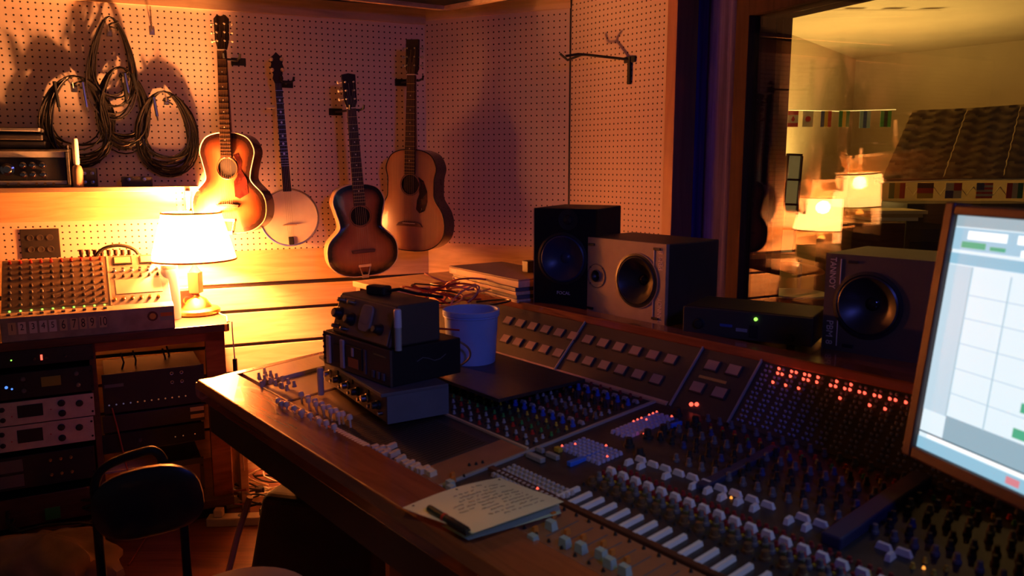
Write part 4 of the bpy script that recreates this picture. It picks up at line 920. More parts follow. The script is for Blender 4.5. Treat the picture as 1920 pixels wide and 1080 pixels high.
MB().slabx([(.86, BZ0 - .003), (.86, BZ0 + .005), (.872, BZ0 + .009), (.876, BZ0 + .004)], .02, 1.25).build('bridge_trim', orp if False else ply, con)
for u, v in ((.05, .40), (1.75, .45)):
    b = MB(); b.box(u - .03, u + .03, v - .03, v + .03, .04, .72); b.box(u - .035, u + .035, v - .1, v + .3, 0, .04); b.build('leg', blkm, con, bevel=.003)
MB().box(.98, UE, .14, .17, .0, .72).build('front_panel', darkw, con)
for u in (.98, ): MB().box(u - .02, u, .14, .86, 0, .72).build('side_panel', mahog, con)

def slab(name, u0, u1, v0, v1, h, m, drop=0, bevel=.0015): # a module plate following the work surface
    b = MB(); b.slabx([(v0, zs(v0) - .002 - drop), (v0, zs(v0) + h), (v1, zs(v1) + h), (v1, zs(v1) - .002 - drop)], u0, u1)
    return b.build(name, m, con, bevel=bevel)
# dividers on the surface and modules
slab('section_divider', 1.207, 1.217, .14, .86, .006, greym)
slab('section_divider', .385, .392, .14, .86, .004, darkw)
rb = mat('blue_black_bar', (.03, .035, .09), .35)
slab('armrest_bar', 1.92, 1.96, .50, .86, .022, rb, bevel=.004)
slab('armrest_bar', 1.62, 1.645, .52, .80, .012, rb, bevel=.003)
slab('armrest_bar', 2.42, 2.46, .50, .86, .022, rb, bevel=.004)
tan_ = mat('copper_panel', (.42, .2, .10), .4, .3, noise=.12, nscale=20)
# left end modules
p0 = slab('silver_module', .0145, .16, .145, .46, .014, alu)
p1 = slab('grey_module', .17, .38, .145, .46, .004, mat('warm_grey_enamel', (.30, .27, .22), .4, .2))
p2 = slab('brown_module', .395, .66, .145, .40, .003, mat('brown_anodised', (.16, .10, .06), .4, .4))
p3 = slab('rear_left_module', .0145, .38, .48, .85, .010, mat('tan_grey_enamel', (.62, .54, .42), .45))
p4 = slab('wood_trim_strip', .0145, 1.2, .405, .412, .006, ply)
fb_ = slab('fader_module', .66, 1.10, .142, .37, .0025, mat('fader_panel_brown', (.06, .042, .03), .45))
b = MB()
for i in range(34): u = .672 + i * .0125; b.slabx([(.16, zs(.16) + .0026), (.16, zs(.16) + .0032), (.36, zs(.36) + .0032), (.36, zs(.36) + .0026)], u, u + .003)
b.build('fader_slots', ink, con)
cpm = slab('copper_module', 1.105, 1.205, .142, .40, .004, tan_)
cpm2 = slab('copper_module', 1.42, 2.30, .140, .265, .004, tan_)
slab('dark_strip', 1.22, UE, .27, .285, .008, darkw)

# knob kinds: a prototype each, then copies that share the mesh
cnt = {}; PR = {}
def item(kind, shape, m, u, v, h=0, rz=0, on='s', tilt=True):
    key = kind
    if key not in PR:
        b = MB(); shape(b); o = b.build(kind, m, con, smooth=(shape.__name__ != 'bx')); PR[key] = (o, []); o['tmp'] = 1
    PR[key][1].append((u, v, h, rz, on))
def flushkinds():
    for kind, (o, lst) in PR.items():
        def place_(u, v, h, rz, on):
            if on == 's': return Vector((u, v, zs(v) + h)), (ST, 0, rz)
            p = Vector((u, v, BZ0 + (v - BV0) * (BZ1 - BZ0) / (BV1 - BV0))) + BN * h
            return p, (BA, 0, 0)
        W3 = []
        for a in lst:
            p, r = place_(*a); w3 = CW(*p); W3.append(((w3 - CO).length, p, r))
        W3.sort(key=lambda q: q[0])
        for i, (d, p, r) in enumerate(W3[:100]):
            c = o if i == 0 else dup(o, con)
            c.location = p; c.rotation_euler = r
        if len(W3) > 100:
            me = o.data; b = MB()
            for d, p, r in W3[100:]:
                from mathutils import Euler
                b.M = Matrix.Translation(p) @ Euler(r).to_matrix().to_4x4()
                b.add([v.co for v in me.vertices], [tuple(f.vertices) for f in me.polygons])
            b.M = Matrix.Identity(4); s = b.build(kind, me.materials[0], con, smooth=True); s['kind'] = 'stuff'
        if 'tmp' in o: del o['tmp']
def kshape(r, h):
    def k(b): b.lathe([(r, 0), (r * .95, h * .3), (r * .72, h * .38), (r * .6, h), (0, h * 1.03)], 10)
    return k
def bxs(w, l, h, t=.7):
    def bx(b): b.hexa([(-w, -l, 0), (w, -l, 0), (w, l, 0), (-w, l, 0), (-w * t, -l * t, h), (w * t, -l * t, h), (w * t, l * t, h), (-w * t, l * t, h)])
    return bx
# silver and grey end modules: capped knobs on stems
for px, py in [(486 + i * 10.5, 706 + i * 4.6) for i in range(6)] + [(497 + i * 11, 697 + i * 5) for i in range(6)] + [(491, 722), (530, 725)]:
    q = S(px, py, .02); item('cream_knob', kshape(.007, .02), cream, q.x, q.y, .014)
for px, py in [(523 + i * 15, 752 + i * 7.0) for i in range(8)] + [(530, 758), (566, 775), (600, 790)] + [(566 + i * 13, 740 + i * 6.2) for i in range(8)] + [(580 + i * 14, 752 + i * 6.5) for i in range(5)]:
    q = S(px, py, .03)
    def st(b): b.lathe([(.003, 0), (.003, .022), (.0085, .024), (.0085, .032), (.006, .037), (0, .038)], 12)
    item('stemmed_knob', st, mat('pearl_knob', (.85, .78, .56), .35), q.x, q.y, .003)
for r in range(7):
    for i in range(9):
        u = .045 + i * .037; v = .51 + r * .05
        k = (r * 3 + i // 3) % 5
        nm, m = [('black_knob', blk), ('grey_knob', gryp), ('red_knob', redp), ('blue_knob', bluep), ('cream_knob', cream)][k if r in (1, 3) else (0 if r % 2 == 0 else 1)]
        item(nm, kshape(.0078, .018), m, u, v, .010)
# small grey handle marks near armrest
for i in range(36):
    item('edge_screw', kshape(.0025, .003), steel, .40 + i * .022, .139, 0)
# left faders: two runs of cream caps
def fcap(b): b.hexa([(-.0058, -.010, 0), (.0058, -.010, 0), (.0058, .010, 0), (-.0058, .010, 0), (-.0048, -.009, .012), (.0048, -.009, .012), (.0048, .009, .012), (-.0048, .009, .012)])
for i in range(13): q = S(625 + i * 5.1, 805 + i * 2.7, .01); item('fader_cap', fcap, cream, q.x, q.y, .004)
for x, y in ((703, 838), (709, 843), (715, 847), (722, 851), (726, 846), (731, 838), (737, 835), (737, 852), (743, 848), (748, 862), (754, 858), (760, 867), (765, 872), (771, 868), (776, 876), (781, 873), (787, 880), (793, 882), (799, 878), (805, 883), (811, 887), (716, 840)):
    q = S(x, y, .01); item('fader_cap', fcap, cream, q.x, q.y, .004)
for x, y in ((845, 903), (846, 912), (1000, 1005), (1060, 1010), (1090, 1020), (1128, 1032), (1144, 1048), (1172, 1062), (1034, 978)):
    q = S(x, y, .02); item('wide_fader_cap', bxs(.011, .008, .018, .8), mat('pale_teal_plastic', (.35, .5, .5), .4), q.x, q.y, .005)
    q = S(x + 4, y - 12, .01); item('orange_marker', bxs(.004, .006, .012, .8), orp, q.x, q.y, .005)
b = MB()
for i in range(9):
    q = S(1010 + i * 29, 1016 + i * 13.5); b.slabx([(.160, zs(.16) + .0042), (.160, zs(.16) + .005), (.245, zs(.245) + .005), (.245, zs(.245) + .0042)], q.x, q.x + .0022)
b.build('fader_slots', gryp, con)
for i in range(22):
    item('small_black_button', kshape(.004, .006), blk, 1.46 + i * .036, .150, .004); item('small_black_button', kshape(.004, .006), blk, 1.46 + i * .036, .256, .004)
for x, y in ((880, 876), (893, 874), (905, 871), (800, 905), (870, 897)): q = S(x, y); item('small_black_button', kshape(.004, .006), blk, q.x, q.y, .004)

# channel strips behind the faders (left block)
rows = [('red_knob', redp, .0068), ('pale_knob', mat('greyed_white_plastic', (.36, .36, .36), .45), .0065), ('red_knob', redp, .006), ('green_knob', grnp, .006), ('dark_green_knob', mat('dark_green_plastic', (.05, .10, .04), .4), .007), ('yellow_knob', yelp, .0055), ('blue_knob', bluep, .0075), ('white_switch', white, 0), ('dark_red_knob', dred, .007), ('grey_knob', gryp, .006), ('pale_knob', mat('greyed_white_plastic'), .006), ('red_knob', redp, .005), ('black_knob', blk, .007), ('orange_knob', orp, .005), ('blue_knob', bluep, .0075), ('white_switch', white, 0), ('dark_red_knob', dred, .006)]  # white caps toned down to grey
rnd = random.Random(5)
for r, (nm, m, rad) in enumerate(rows):
    v = .43 + r * .0262
    for i in range(20):
        u = .42 + i * .0395 + (.004 if r % 2 else 0)
        if nm == 'white_switch':
            item('grey_white_switch', bxs(.010, .005, .009), mat('greyed_white_plastic', (.36, .36, .36), .45), u, v, 0)
        else:
            if nm == 'red_knob' and i % 2: item('pale_knob', kshape(.0055, .010), mat('greyed_white_plastic', (.36, .36, .36), .45), u, v, 0); continue
            item(nm, kshape(rad * .85, .010), m, u, v, 0)
for r in range(8):
    for i in range(40): item('small_black_button', kshape(.004, .006), blk, .41 + i * .0198, .443 + r * .0524, 0)
# centre section between the blocks
def keypad(name, px0, py0, dux, nx, ny, du, dv_, m, sh, lit=(), _=0):
    q = S(px0, py0)
    for i in range(nx):
        for j in range(ny):
            u, v = q.x + i * du, q.y + j * dv_
            if (i, j) in lit: item(name, sh, m, u, v, 0); item('button_light', kshape(.0028, .003), led_r, u, v, .009)
            else: item(name, sh, m, u, v, 0)
pb = mat('pale_button', (.5, .46, .42), .4)
keypad('keypad_button', 926, 893, 0, 14, 5, .0150, .0150, pb, bxs(.0048, .0048, .009), {(9, 1)})
bb_ = mat('blue_white_button', (.42, .42, .66), .4)
keypad('square_button', 1054, 843, 0, 9, 6, .0155, .0145, bb_, bxs(.005, .005, .009), {(0, 0), (1, 2), (5, 5), (8, 2)}, 1)
keypad('tall_button', 1150, 812, 0, 4, 12, .0170, .0150, bb_, bxs(.0045, .006, .009), {(0, 11), (0, 10), (0, 9), (0, 7), (0, 6), (0, 5), (1, 7), (3, 11)})
for x, y in ((1238, 818), (1208, 818)): q = S(x, y); item('lit_red_button' if x == 1208 else 'orange_marker', kshape(.005, .008), led_r, q.x, q.y, 0)
sbp = mat('blue_strip_plastic', (.04, .16, .8), .35)
a, c = S(1066, 875), S(1126, 848); d = (c - a); b = MB(); b.box(0, math.hypot(d.x, d.y), -.007, .007, 0, .012); b.build('blue_strip', sbp, con, loc=(a.x, a.y, zs(a.y)), rot=(0, 0, math.atan2(d.y, d.x)), bevel=.002)
for x, y, w_, l_, m, nm in ((1004, 862, .028, .008, greym, 'grey_bar'), (1036, 859, .02, .006, greym, 'grey_bar'), (1047, 847, .009, .007, yelp, 'yellow_button'), (1013, 848, .012, .005, greym, 'grey_button'), (1268, 800, .004, .02, sbp, 'blue_tab')):
    q = S(x, y); b = MB(); b.box(-w_, w_, -l_, l_, 0, .012); b.build(nm, m, con, loc=(q.x, q.y, zs(q.y)), rot=(0, 0, 0), bevel=.002)
for x, y, r in ((1180, 822, .012), (1215, 806, .014), (1245, 797, .012), (1272, 765, .013), (1305, 782, .012), (1200, 840, .01)):
    q = S(x, y, .02); item('large_black_knob', kshape(.014, .022), blk, q.x, q.y, 0)
# right block
def px_row(kind, sh, m, pts, h=0, up=.01):
    for x, y in pts: q = S(x, y, up); item(kind, sh, m, q.x, q.y, h)
c4 = lambda x, y: (900 + x / 2.909, 740 + y / 2.909)
big = [(475, 513), (540, 543), (605, 572), (675, 600), (747, 632), (818, 665), (896, 698), (976, 733), (1058, 770), (1145, 808), (1235, 848), (1325, 890), (1423, 932), (1535, 975)]
pts = [S(*c4(x, y), .015) for x, y in big]; du = (pts[-1].x - pts[0].x) / 13; v0 = sum(p.y for p in pts) / 14
def longcap(b): b.hexa([(-.0052, -.032, 0), (.0052, -.032, 0), (.0052, .032, 0), (-.0052, .032, 0), (-.0042, -.031, .009), (.0042, -.031, .009), (.0042, .031, .009), (-.0042, .031, .009)])
for i in range(30): item('long_white_fader', longcap, white, pts[0].x + du * i, v0, 0)
for i in range(34):
    u = pts[0].x + du * i - .01
    item('dark_gold_knob', kshape(.011, .018), mat('dark_amber_plastic', (.13, .07, .03), .4), u + .012, v0 + .07, 0)
    item('small_black_button', kshape(.004, .006), blk, u, v0 + .055, 0)
    item('grey_knob', kshape(.007, .014), gryp, u + .006, v0 + .098, 0)
    item('grey_knob', kshape(.007, .014), gryp, u + .022, v0 + .11, 0)
w1 = [(708, 410), (772, 436), (840, 463), (910, 490), (985, 518), (1060, 548), (1138, 577), (1217, 607), (1303, 640), (1390, 675), (1482, 708), (1575, 745), (1675, 782), (1775, 822)]
P_ = [S(*c4(x, y), .01) for x, y in w1]; du2 = (P_[-1].x - P_[0].x) / 13; v2 = sum(p.y for p in P_) / 14
for i in range(32):
    u = P_[0].x + du2 * i
    item('white_switch', bxs(.012, .0065, .014), white, u, v2, 0)
    item('dark_red_knob', kshape(.0075, .014), dred, u - .008, v2 - .016, 0); item('red_knob', kshape(.0075, .014), redp, u + .010, v2 - .016, 0)
    item('dark_red_knob', kshape(.008, .014), dred, u, v2 + .026, 0); item('dark_red_knob', kshape(.008, .014), dred, u + .017, v2 + .026, 0)
    item('yellow_tick', bxs(.003, .003, .004), yelp, u + .001, v2 - .028, 0)
lw_ = [(878, 342), (945, 368), (1013, 390), (1085, 415), (1160, 438), (1237, 470), (1313, 497), (1395, 525), (1485, 557), (1572, 588), (1762, 655), (1860, 690)]
px_row('wide_white_key', bxs(.015, .005, .012), white, [c4(*q) for q in lw_] + [(1658, 1020), (1695, 1031)])
px_row('upright_white_key', bxs(.0055, .012, .012), white, [c4(*q) for q in ((812, 357), (878, 378), (1017, 430), (1165, 485), (1243, 510), (1320, 545), (1410, 570), (1498, 603), (1685, 672), (1782, 708))] + [(1670, 1038)])
q = S(*c4(1370, 565)); item('small_orange_light', kshape(.003, .004), led_o, q.x, q.y, 0); 
for x, y in ((1732, 1066), ): q = S(x, y); item('small_orange_light', kshape(.003, .004), led_o, q.x, q.y, 0)
px_row('yellow_knob', kshape(.007, .014), yelp, [(1712, 1055), (1735, 1045), (1752, 1068), (1775, 1060), (1630, 1070)])
# dim rows further back on the right block
rb_rows = [(.60, 'grey_knob', gryp), (.635, 'black_knob', blk), (.67, 'navy_knob', mat('navy_plastic', (.04, .06, .2), .4)), (.705, 'black_knob', blk), (.74, 'grey_knob', gryp), (.775, 'navy_knob', None)]
for v, nm, m in rb_rows:
    for i in range(38):
        u = 1.36 + i * .036 + (.01 if nm == 'black_knob' else 0)
        if v < .64 and u < 1.5: continue
        if nm == 'navy_knob' and i % 3: item('black_knob', kshape(.007, .016), blk, u, v, 0)
        else: item(nm, kshape(.0072, .015), m or mat('navy_plastic'), u, v, 0)
for i in range(38):
    u = 1.40 + i * .036; item('red_knob', kshape(.006, .016), redp, u, .815, 0) if i % 3 != 1 else item('dark_red_knob', kshape(.006, .016), dred, u, .815, 0)
    item('yellow_knob', kshape(.005, .012), yelp, u + .014, .798, 0) if i % 2 else item('green_knob', kshape(.005, .012), grnp, u + .014, .798, 0)
    item('grey_knob', kshape(.005, .012), gryp, u + .005, .845, 0)
    if i > 8: item('green_knob', kshape(.006, .012), grnp, u, .858, 0)
# ------------------------------------------------------------------ meter bridge
c2 = lambda x, y: (900 + x / 3.2, 580 + y / 3.2)
def bpart(name, q, w_, h_, m, t=.004, parent=None):
    b = MB(); b.box(-w_, w_, -h_, h_, 0, t); return b.build(name, m, parent or con, loc=Vector((q.x, q.y, q.z)), rot=(BA, 0, 0), bevel=.001)
top = [c2(*q) for q in ((160, 85), (222, 92), (297, 105), (370, 125), (458, 138), (545, 158), (633, 177), (737, 196), (838, 218), (938, 240), (1047, 265), (1155, 290))]
bot = [c2(*q) for q in ((150, 185), (215, 205), (298, 224), (376, 242), (470, 265), (557, 285), (650, 308), (755, 333), (855, 360), (960, 385), (1067, 412))]
def regular(lst):
    P = [B(*q) for q in lst]; n = len(P); du = (P[-1].x - P[0].x) / (n - 1); v = sum(p.y for p in P) / n; z = BZ0 + (v - BV0) * (BZ1 - BZ0) / (BV1 - BV0)
    return [Vector((P[0].x + du * i, v, z)) for i in range(n)]
metf = mat('meter_glass_buff', (.36, .25, .20), .3, coat=.3)
for lst in (top, bot):
    for q in regular(lst):
        o = bpart('meter', q, .0215, .0175, drk, .004); MB().box(-.018, .018, -.014, .014, .004, .0055).build('meter_face', metf, o)
for x, y in ((1395, 340), (1525, 368), (1307, 470), (1440, 503)):
    o = bpart('meter', B(*c2(x, y)), .0225, .018, drk, .004); MB().box(-.019, .019, -.0145, .0145, .004, .0055).build('meter_face', metf, o)
o = bpart('label_strip', B(*c2(1395, 422)), .045, .0045, mat('ochre_label', (.6, .36, .08), .5), .002)
for x in (1269, 1302): q = B(*c2(x, 572)); MB().lathe([(.0055, 0), (.0055, .004), (0, .006)], 12).build('red_lamp', led_r, con, loc=q, rot=(BA, 0, 0))
for u in (.787, 1.262, 1.452):
    MB().slabx([(BV0, BZ0), (BV0 - .004, BZ0 + .004), (BV1 - .004, BZ1 + .004), (BV1, BZ1)], u - .0025, u + .0025).build('bridge_divider', greym, con)
# button matrix at the right of the bridge
qa, qb = B(1440, 683), B(1702, 742); nc = 11; lo = B(1383, 768)
mu = mat('blue_lit_grey_button', (.36, .35, .48), .35)  # grey buttons, the violet of the blue light mixed into their colour
lit = {(1, 0, 12): 1, (1, 0, 11): 1, (2, 0, 12): 1, (2, 1, 12): 1, (1, 1, 11): 1, (2, 0, 11): 1, (3, 1, 12): 1, (3, 0, 12): 1, (3, 0, 11): 1, (3, 1, 11): 1, (1, 0, 9): 1, (2, 0, 9): 1, (3, 0, 9): 1, (4, 0, 11): 1, (4, 0, 12): 1, (5, 0, 11): 1, (5, 1, 11): 1, (5, 1, 12): 1, (6, 0, 11): 1, (6, 1, 11): 1, (6, 1, 12): 1, (7, 0, 11): 1, (7, 1, 11): 1, (8, 0, 11): 1, (8, 1, 11): 1, (9, 0, 11): 1, (9, 1, 11): 1, (8, 0, 9): 1, (9, 0, 9): 1, (10, 0, 11): 1, (6, 0, 9): 1}
dvb = (BV1 - .018 - (BV0 + .012)) / 12
for c in range(nc + 8):
    for s in (0, 1):
        for r in range(13):
            u = qa.x + (qb.x - qa.x) / (nc - 1) * c + s * .013 + (r % 2) * .003; v = BV0 + .012 + dvb * r
            item('matrix_light' if (c, s, r) in lit else 'matrix_button', kshape(.0036, .006), led_r if (c, s, r) in lit else mu, u, v, 0, on='b')
flushkinds()

# ------------------------------------------------------------------ gear on the console
# open-topped lower box with knobs
GZ = lambda v: zs(v)
def face(px, py, v): # point on the vertical plane v = const, console coordinates
    return C2L(on_plane(px, py, CW(0, v, 0), rotv(Vector((0, 1, 0)))))
UA = R_(0)
# lowest unit: sloping dark box, its knob face to the armrest
a, c = S(612, 722), S(722, 793)
def gear_frame(px0, py0, px1, py1, z):
    p = on_z(px0, py0, z); q = on_z(px1, py1, z); d = q - p; return p, math.atan2(d.y, d.x), d.length
zA = .914
p, ang, W = gear_frame(612, 715, 728, 795, zA)
low = thing('preamp_unit', 'lowest of three stacked units, a tilted dark box with knobs across its front', 'preamp', p, ang)
Hh = .080; DP = .18
MB().slabx([(0, 0), (.0, Hh), (DP, Hh), (DP, .0)], 0, W).build('case', drk, low, bevel=.003)
MB().slabx([(-.02, Hh - .004), (-.02, Hh + .006), (DP, Hh + .006), (DP, Hh - .004)], -.004, W + .004).build('lid', gryp, low, bevel=.002)
MB().box(W - .004, W + .003, -.003, DP, .0, Hh).build('side_panel', mat('slate_grey_enamel', (.16, .17, .19), .5, noise=.15), low)
MB().box(0, W, -.004, 0, .004, Hh - .006).build('faceplate', mat('bronze_face', (.10, .07, .045), .4, .3), low)
for i in range(6):
    x = W * (.12 + .155 * i)
    MB().lathe([(.013, 0), (.013, .006), (.010, .008), (.009, .022), (0, .023)], 14, (x, -.004, .040), 'y').build('knob', blk if i % 2 else steel, low, smooth=True)
    MB().lathe([(.005, 0), (.005, .012), (0, .013)], 10, (x + .02, -.004, .022), 'y').build('small_knob', steel, low, smooth=True)
for i in range(3): MB().box(W * (.2 + .25 * i), W * (.2 + .25 * i) + .03, -.007, -.004, .052, .072).build('meter_window', ink, low)
# middle unit: cassette deck
mb_ = low.location + Vector((0, 0, Hh + .006))
def fr_at(px, py, z): return on_z(px, py, z)
zB = zA + Hh + .006
p, ang2, W2 = gear_frame(612, 681, 737, 727, zB)
dk = thing('cassette_deck', 'black cassette deck in the middle of the stack with a tape door and silver bars', 'cassette deck', p, ang2)
H2 = .105; D2 = .235
MB().box(0, W2, 0, D2, 0, H2).build('case', blkm, dk, bevel=.004)
MB().box(-.001, W2 + .001, -.008, 0, .002, H2 - .002).build('faceplate', mat('dark_bronze', (.09, .065, .05), .4), dk, bevel=.002)
for x in (.08, .30): MB().box(W2 * x, W2 * (x + .055), -.016, -.008, .01, H2 - .01).build('silver_bar', alu, dk, bevel=.003)
wn = MB().box(W2 * .37, W2 * .62, -.012, -.008, .02, H2 - .02).build('tape_door', blk, dk, bevel=.002)
MB().box(W2 * .42, W2 * .57, -.0135, -.012, .022, .05).build('cassette', mat('red_brown_label', (.45, .15, .06), .5), wn); MB().box(W2 * .47, W2 * .5, -.0135, -.012, .055, .08).build('tape_label', lab, wn)
MB().box(W2 * .18, W2 * .28, -.011, -.008, .02, H2 - .03).build('side_window', drk, dk)
MB().box(W2 * .64, W2 * .67, -.011, -.008, .015, H2 - .02).build('hinge_bar', gryp, dk)
for i in range(3): MB().box(W2 * (.76 + .07 * i), W2 * (.79 + .07 * i), -.013, -.008, .015, .035).build('key', gryp, dk, bevel=.001)
MB().box(W2 * .78, W2 * .95, -.0095, -.008, .080, .084).build('trim_line', steel, dk)
for i in range(5): MB().lathe([(.004, 0), (.004, .006), (0, .007)], 8, (W2 * .03, -.008, .02 + .018 * i), 'y').build('pin', blk, dk)
MB().tube([(W2 + .0005, .08 + .02 * k, .06 + .008 * math.sin(k * 1.4)) for k in range(6)], .0012, 4).build('side_mark', gryp, dk)
# top unit with slanting panel
zC = zB + H2
p, ang3, W3 = gear_frame(622, 622, 728, 655, zC)
tu = thing('tube_tester', 'top unit of the stack, a slant-front dark case with large knobs and a round-cornered meter', 'instrument', p, ang3)
H3 = .115; SL = .035; D3 = .175
MB().slabx([(0, 0), (SL, H3), (D3, H3), (D3, 0)], 0, W3).build('case', mat('brown_black_case', (.07, .06, .05), .45), tu, bevel=.006)
fa = math.atan2(SL, H3); FL = math.hypot(SL, H3)
fp = MB().box(.006, W3 - .006, -.004, 0, .006, FL - .006).build('front_panel', mat('olive_bronze_panel', (.24, .19, .12), .4, .3), tu, rot=(-fa, 0, 0), bevel=.002)
for x, z, r in ((.10, .060, .017), (.33, .052, .017), (.83, .045, .014), (.12, .022, .007), (.28, .020, .007), (.12, .100, .008), (.30, .100, .007)):
    b = MB(); b.lathe([(r * 1.15, 0), (r * 1.15, .004), (r, .005), (r * .8, .022), (0, .023)], 18, (W3 * x, -.004, z), 'y'); b.build('knob', blk if r > .012 else steel, fp, smooth=True)
    if r > .012: MB().lathe([(r * .6, .0232), (r * .6, .026), (0, .0262)], 16, (W3 * x, -.004, z), 'y').build('knob_cap', steel, fp, smooth=True)
ol = [(W3 * .58 + .030 * math.copysign(abs(math.cos(a)) ** .5, math.cos(a)), .066 + .038 * math.copysign(abs(math.sin(a)) ** .5, math.sin(a))) for a in [i * math.pi / 16 for i in range(32)]]
mt = MB().prism(ol, -.012, -.004).build('meter', mat('aged_bezel', (.42, .34, .22), .35), fp, bevel=.002)
ol = [(W3 * .58 + (x - W3 * .58) * .78, .072 + (z - .066) * .6) for x, z in ol]; MB().prism(ol, -.013, -.012).build('meter_face', mat('grey_buff', (.40, .33, .25), .3), mt)
t = thing('power_adapter', 'black plug adapter with its cable lying on top of the slant-front case', 'adapter', tu.location + rotv(Vector((0, 0, 0))) + along(ang3) * W3 * .35 + out(ang3) * .10 + Vector((0, 0, H3)), ang3 + .3)
MB().box(-.035, .035, -.02, .02, 0, .028).build('body', blk, t, bevel=.006); MB().tube([(.035, 0, .014), (.07, .01, .02), (.12, .03, .008), (.19, .06, -.0)], .005, 8).build('cable', cab, t, smooth=True)
# pens standing
def pen(px, py, z, h, label, m1, m2):
    q = on_z(px, py, z); t = thing('marker_pen', label, 'pen', q)
    MB().lathe([(.0095, 0), (.0095, h * .58)], 14).build('barrel', m1, t, smooth=True); MB().lathe([(.0105, h * .56), (.010, h * .97), (.008, h), (0, h)], 14).build('cap', m2, t, smooth=True)
pen(747, 657, zB + H2, .112, 'white marker standing against the right front of the slant-front case', mat('grey_green_plastic', (.45, .5, .42), .45), white)
pen(602, 740, zs(.3) + .004, .085, 'cream marker standing on the console left of the stacked units', cream, cream)
# white bucket, the blue light on it painted into its colour
q = on_z(884, 676, .962); 
bk = thing('bucket', 'translucent white plastic tub coloured by blue light standing behind the stacked units', 'tub', q)
kb = (q - CO).length / F; r0_, r1_ = 44 * kb, 51 * kb; hb = 96 * kb * 1.02
bm_ = mat('blue_lit_white_tub', (.36, .55, .95), .4)
MB().lathe([(0, 0), (r0_, 0), (r0_ + .001, .004), (r1_ - .002, hb - .016), (r1_ + .003, hb - .014), (r1_ + .003, hb), (r1_ - .003, hb), (r1_ - .004, hb - .01), (r0_ - .003, .006), (0, .005)], 40).build('body', bm_, bk, smooth=True)
MB().tube([(r1_ * math.cos(a) , r1_ * math.sin(a), hb - .02 - .0 * a) for a in [i * math.pi / 16 for i in range(32)]], .002, 6, closed=True).build('rim_bead', bm_, bk)
MB().box(-.25, .40, -.2, .13, -.01, 0).build('support_plate', surfm, con, loc=C2L(q) + Vector((0, 0, 0)))
tag(MB().spline([q + Vector((-.10, -.10, .09)), q + Vector((-.05, -.13, .10)), q + Vector((-.005, -.13, .075)), q + Vector((.0, -.125, .04)), q + Vector((-.04, -.12, .01)), q + Vector((-.1, -.1, .008))], .0035, 8).build('looped_cable', mat('tan_cable', (.2, .12, .06), .5), smooth=True), 'tan cable looping in front of the blue-lit tub', 'cable')
tag(MB().tube([q + Vector((-.12, -.10, .13)), q + Vector((-.03, -.125, .128))], .003, 8).build('cable_stub', redp, smooth=True), 'thin red wire crossing the side of the blue-lit tub', 'wire')
# paper, second sheet and pen
def sheet(name, pts, m, zoff, label, bend):
    P = [on_z(x, y, .905 + zoff) for x, y in pts]; n = 14; vs = []; c = C2L
    for j in range(n + 1):
        for i in range(n + 1):
            u, v = i / n, j / n; p = (P[0] * (1 - u) + P[1] * u) * (1 - v) + (P[3] * (1 - u) + P[2] * u) * v
            vs.append(p + Vector((0, 0, bend(u, v))))
    k = len(vs); fs = [(j * (n + 1) + i, j * (n + 1) + i + 1, (j + 1) * (n + 1) + i + 1, (j + 1) * (n + 1) + i) for j in range(n) for i in range(n)]
    fs2 = [tuple(reversed([x + k for x in f])) for f in fs]
    ed = [i for i in range(n + 1)] + [(i + 1) * (n + 1) - 1 for i in range(1, n + 1)] + [n * (n + 1) + i for i in range(n - 1, -1, -1)] + [i * (n + 1) for i in range(n - 1, 0, -1)]
    fs3 = [(ed[i], ed[(i + 1) % len(ed)], ed[(i + 1) % len(ed)] + k, ed[i] + k) for i in range(len(ed))]
    o = MB().add(vs + [v - Vector((0, 0, .0008)) for v in vs], fs + fs2 + fs3).build(name, m, smooth=True); tag(o, label, 'paper'); return o, P
pap = mat('cream_paper', (.74, .74, .50), .7)
sheet('paper_sheet', ((828, 985), (1048, 945), (1052, 962), (878, 1012)), mat('green_paper', (.42, .56, .45), .7), .001, 'pale green sheet showing beneath the handwritten page', lambda u, v: 0)
b1 = lambda u, v: .006 + .014 * math.sin(v * math.pi) * (1 - u) * .6 + .012 * u * math.sin(u * 2) 
po, PP = sheet('handwritten_page', ((938, 900), (1057, 955), (886, 1016), (755, 957)), pap, .004, 'cream handwritten page lying across the armrest and the faders', b1)
inkb = mat('brown_ink', (.25, .18, .1), .6)
b = MB(); rnd = random.Random(11)
for r in range(11):
    u0 = .10 + .075 * r; v = .12; ve = .12 + rnd.uniform(.45, .72) if r else .4; pts = []
    vv = v + (.15 if r in (0, 3) else 0)
    while vv < ve:
        p = (PP[0] * (1 - u0) + PP[1] * u0) * (1 - vv) + (PP[3] * (1 - u0) + PP[2] * u0) * vv
        du_ = rnd.uniform(-.012, .012); p += (PP[1] - PP[0]) * du_
        pts.append(p + Vector((0, 0, b1(u0, vv) + .0006))); vv += .009
        if rnd.random() < .13:
            if len(pts) > 2: b.tube(pts, .0006, 4)
            pts = []; vv += .015
    if len(pts) > 2: b.tube(pts, .0006, 4)
b.build('handwriting', inkb, po)
b = MB()
for u, v in ((.06, .05), (.05, .5), (.05, .93)):
    p = (PP[0] * (1 - u) + PP[1] * u) * (1 - v) + (PP[3] * (1 - u) + PP[2] * u) * v; b.lathe([(.003, .0006), (0, .0008)], 10, p + Vector((0, 0, b1(u, v))))
b.build('punched_holes', ink, po)
pa, pc = on_z(803, 952, .925), on_z(878, 998, .925); d = pc - pa
t = thing('felt_pen', 'thick dark felt pen lying on the handwritten page', 'pen', pa, rot=(0, 0, math.atan2(d.y, d.x)))
MB().lathe([(.003, 0), (.0075, .004), (.0078, d.length * .55)], 14, axis='x').build('cap', mat('dark_green_barrel', (.03, .05, .03), .3), t, smooth=True)
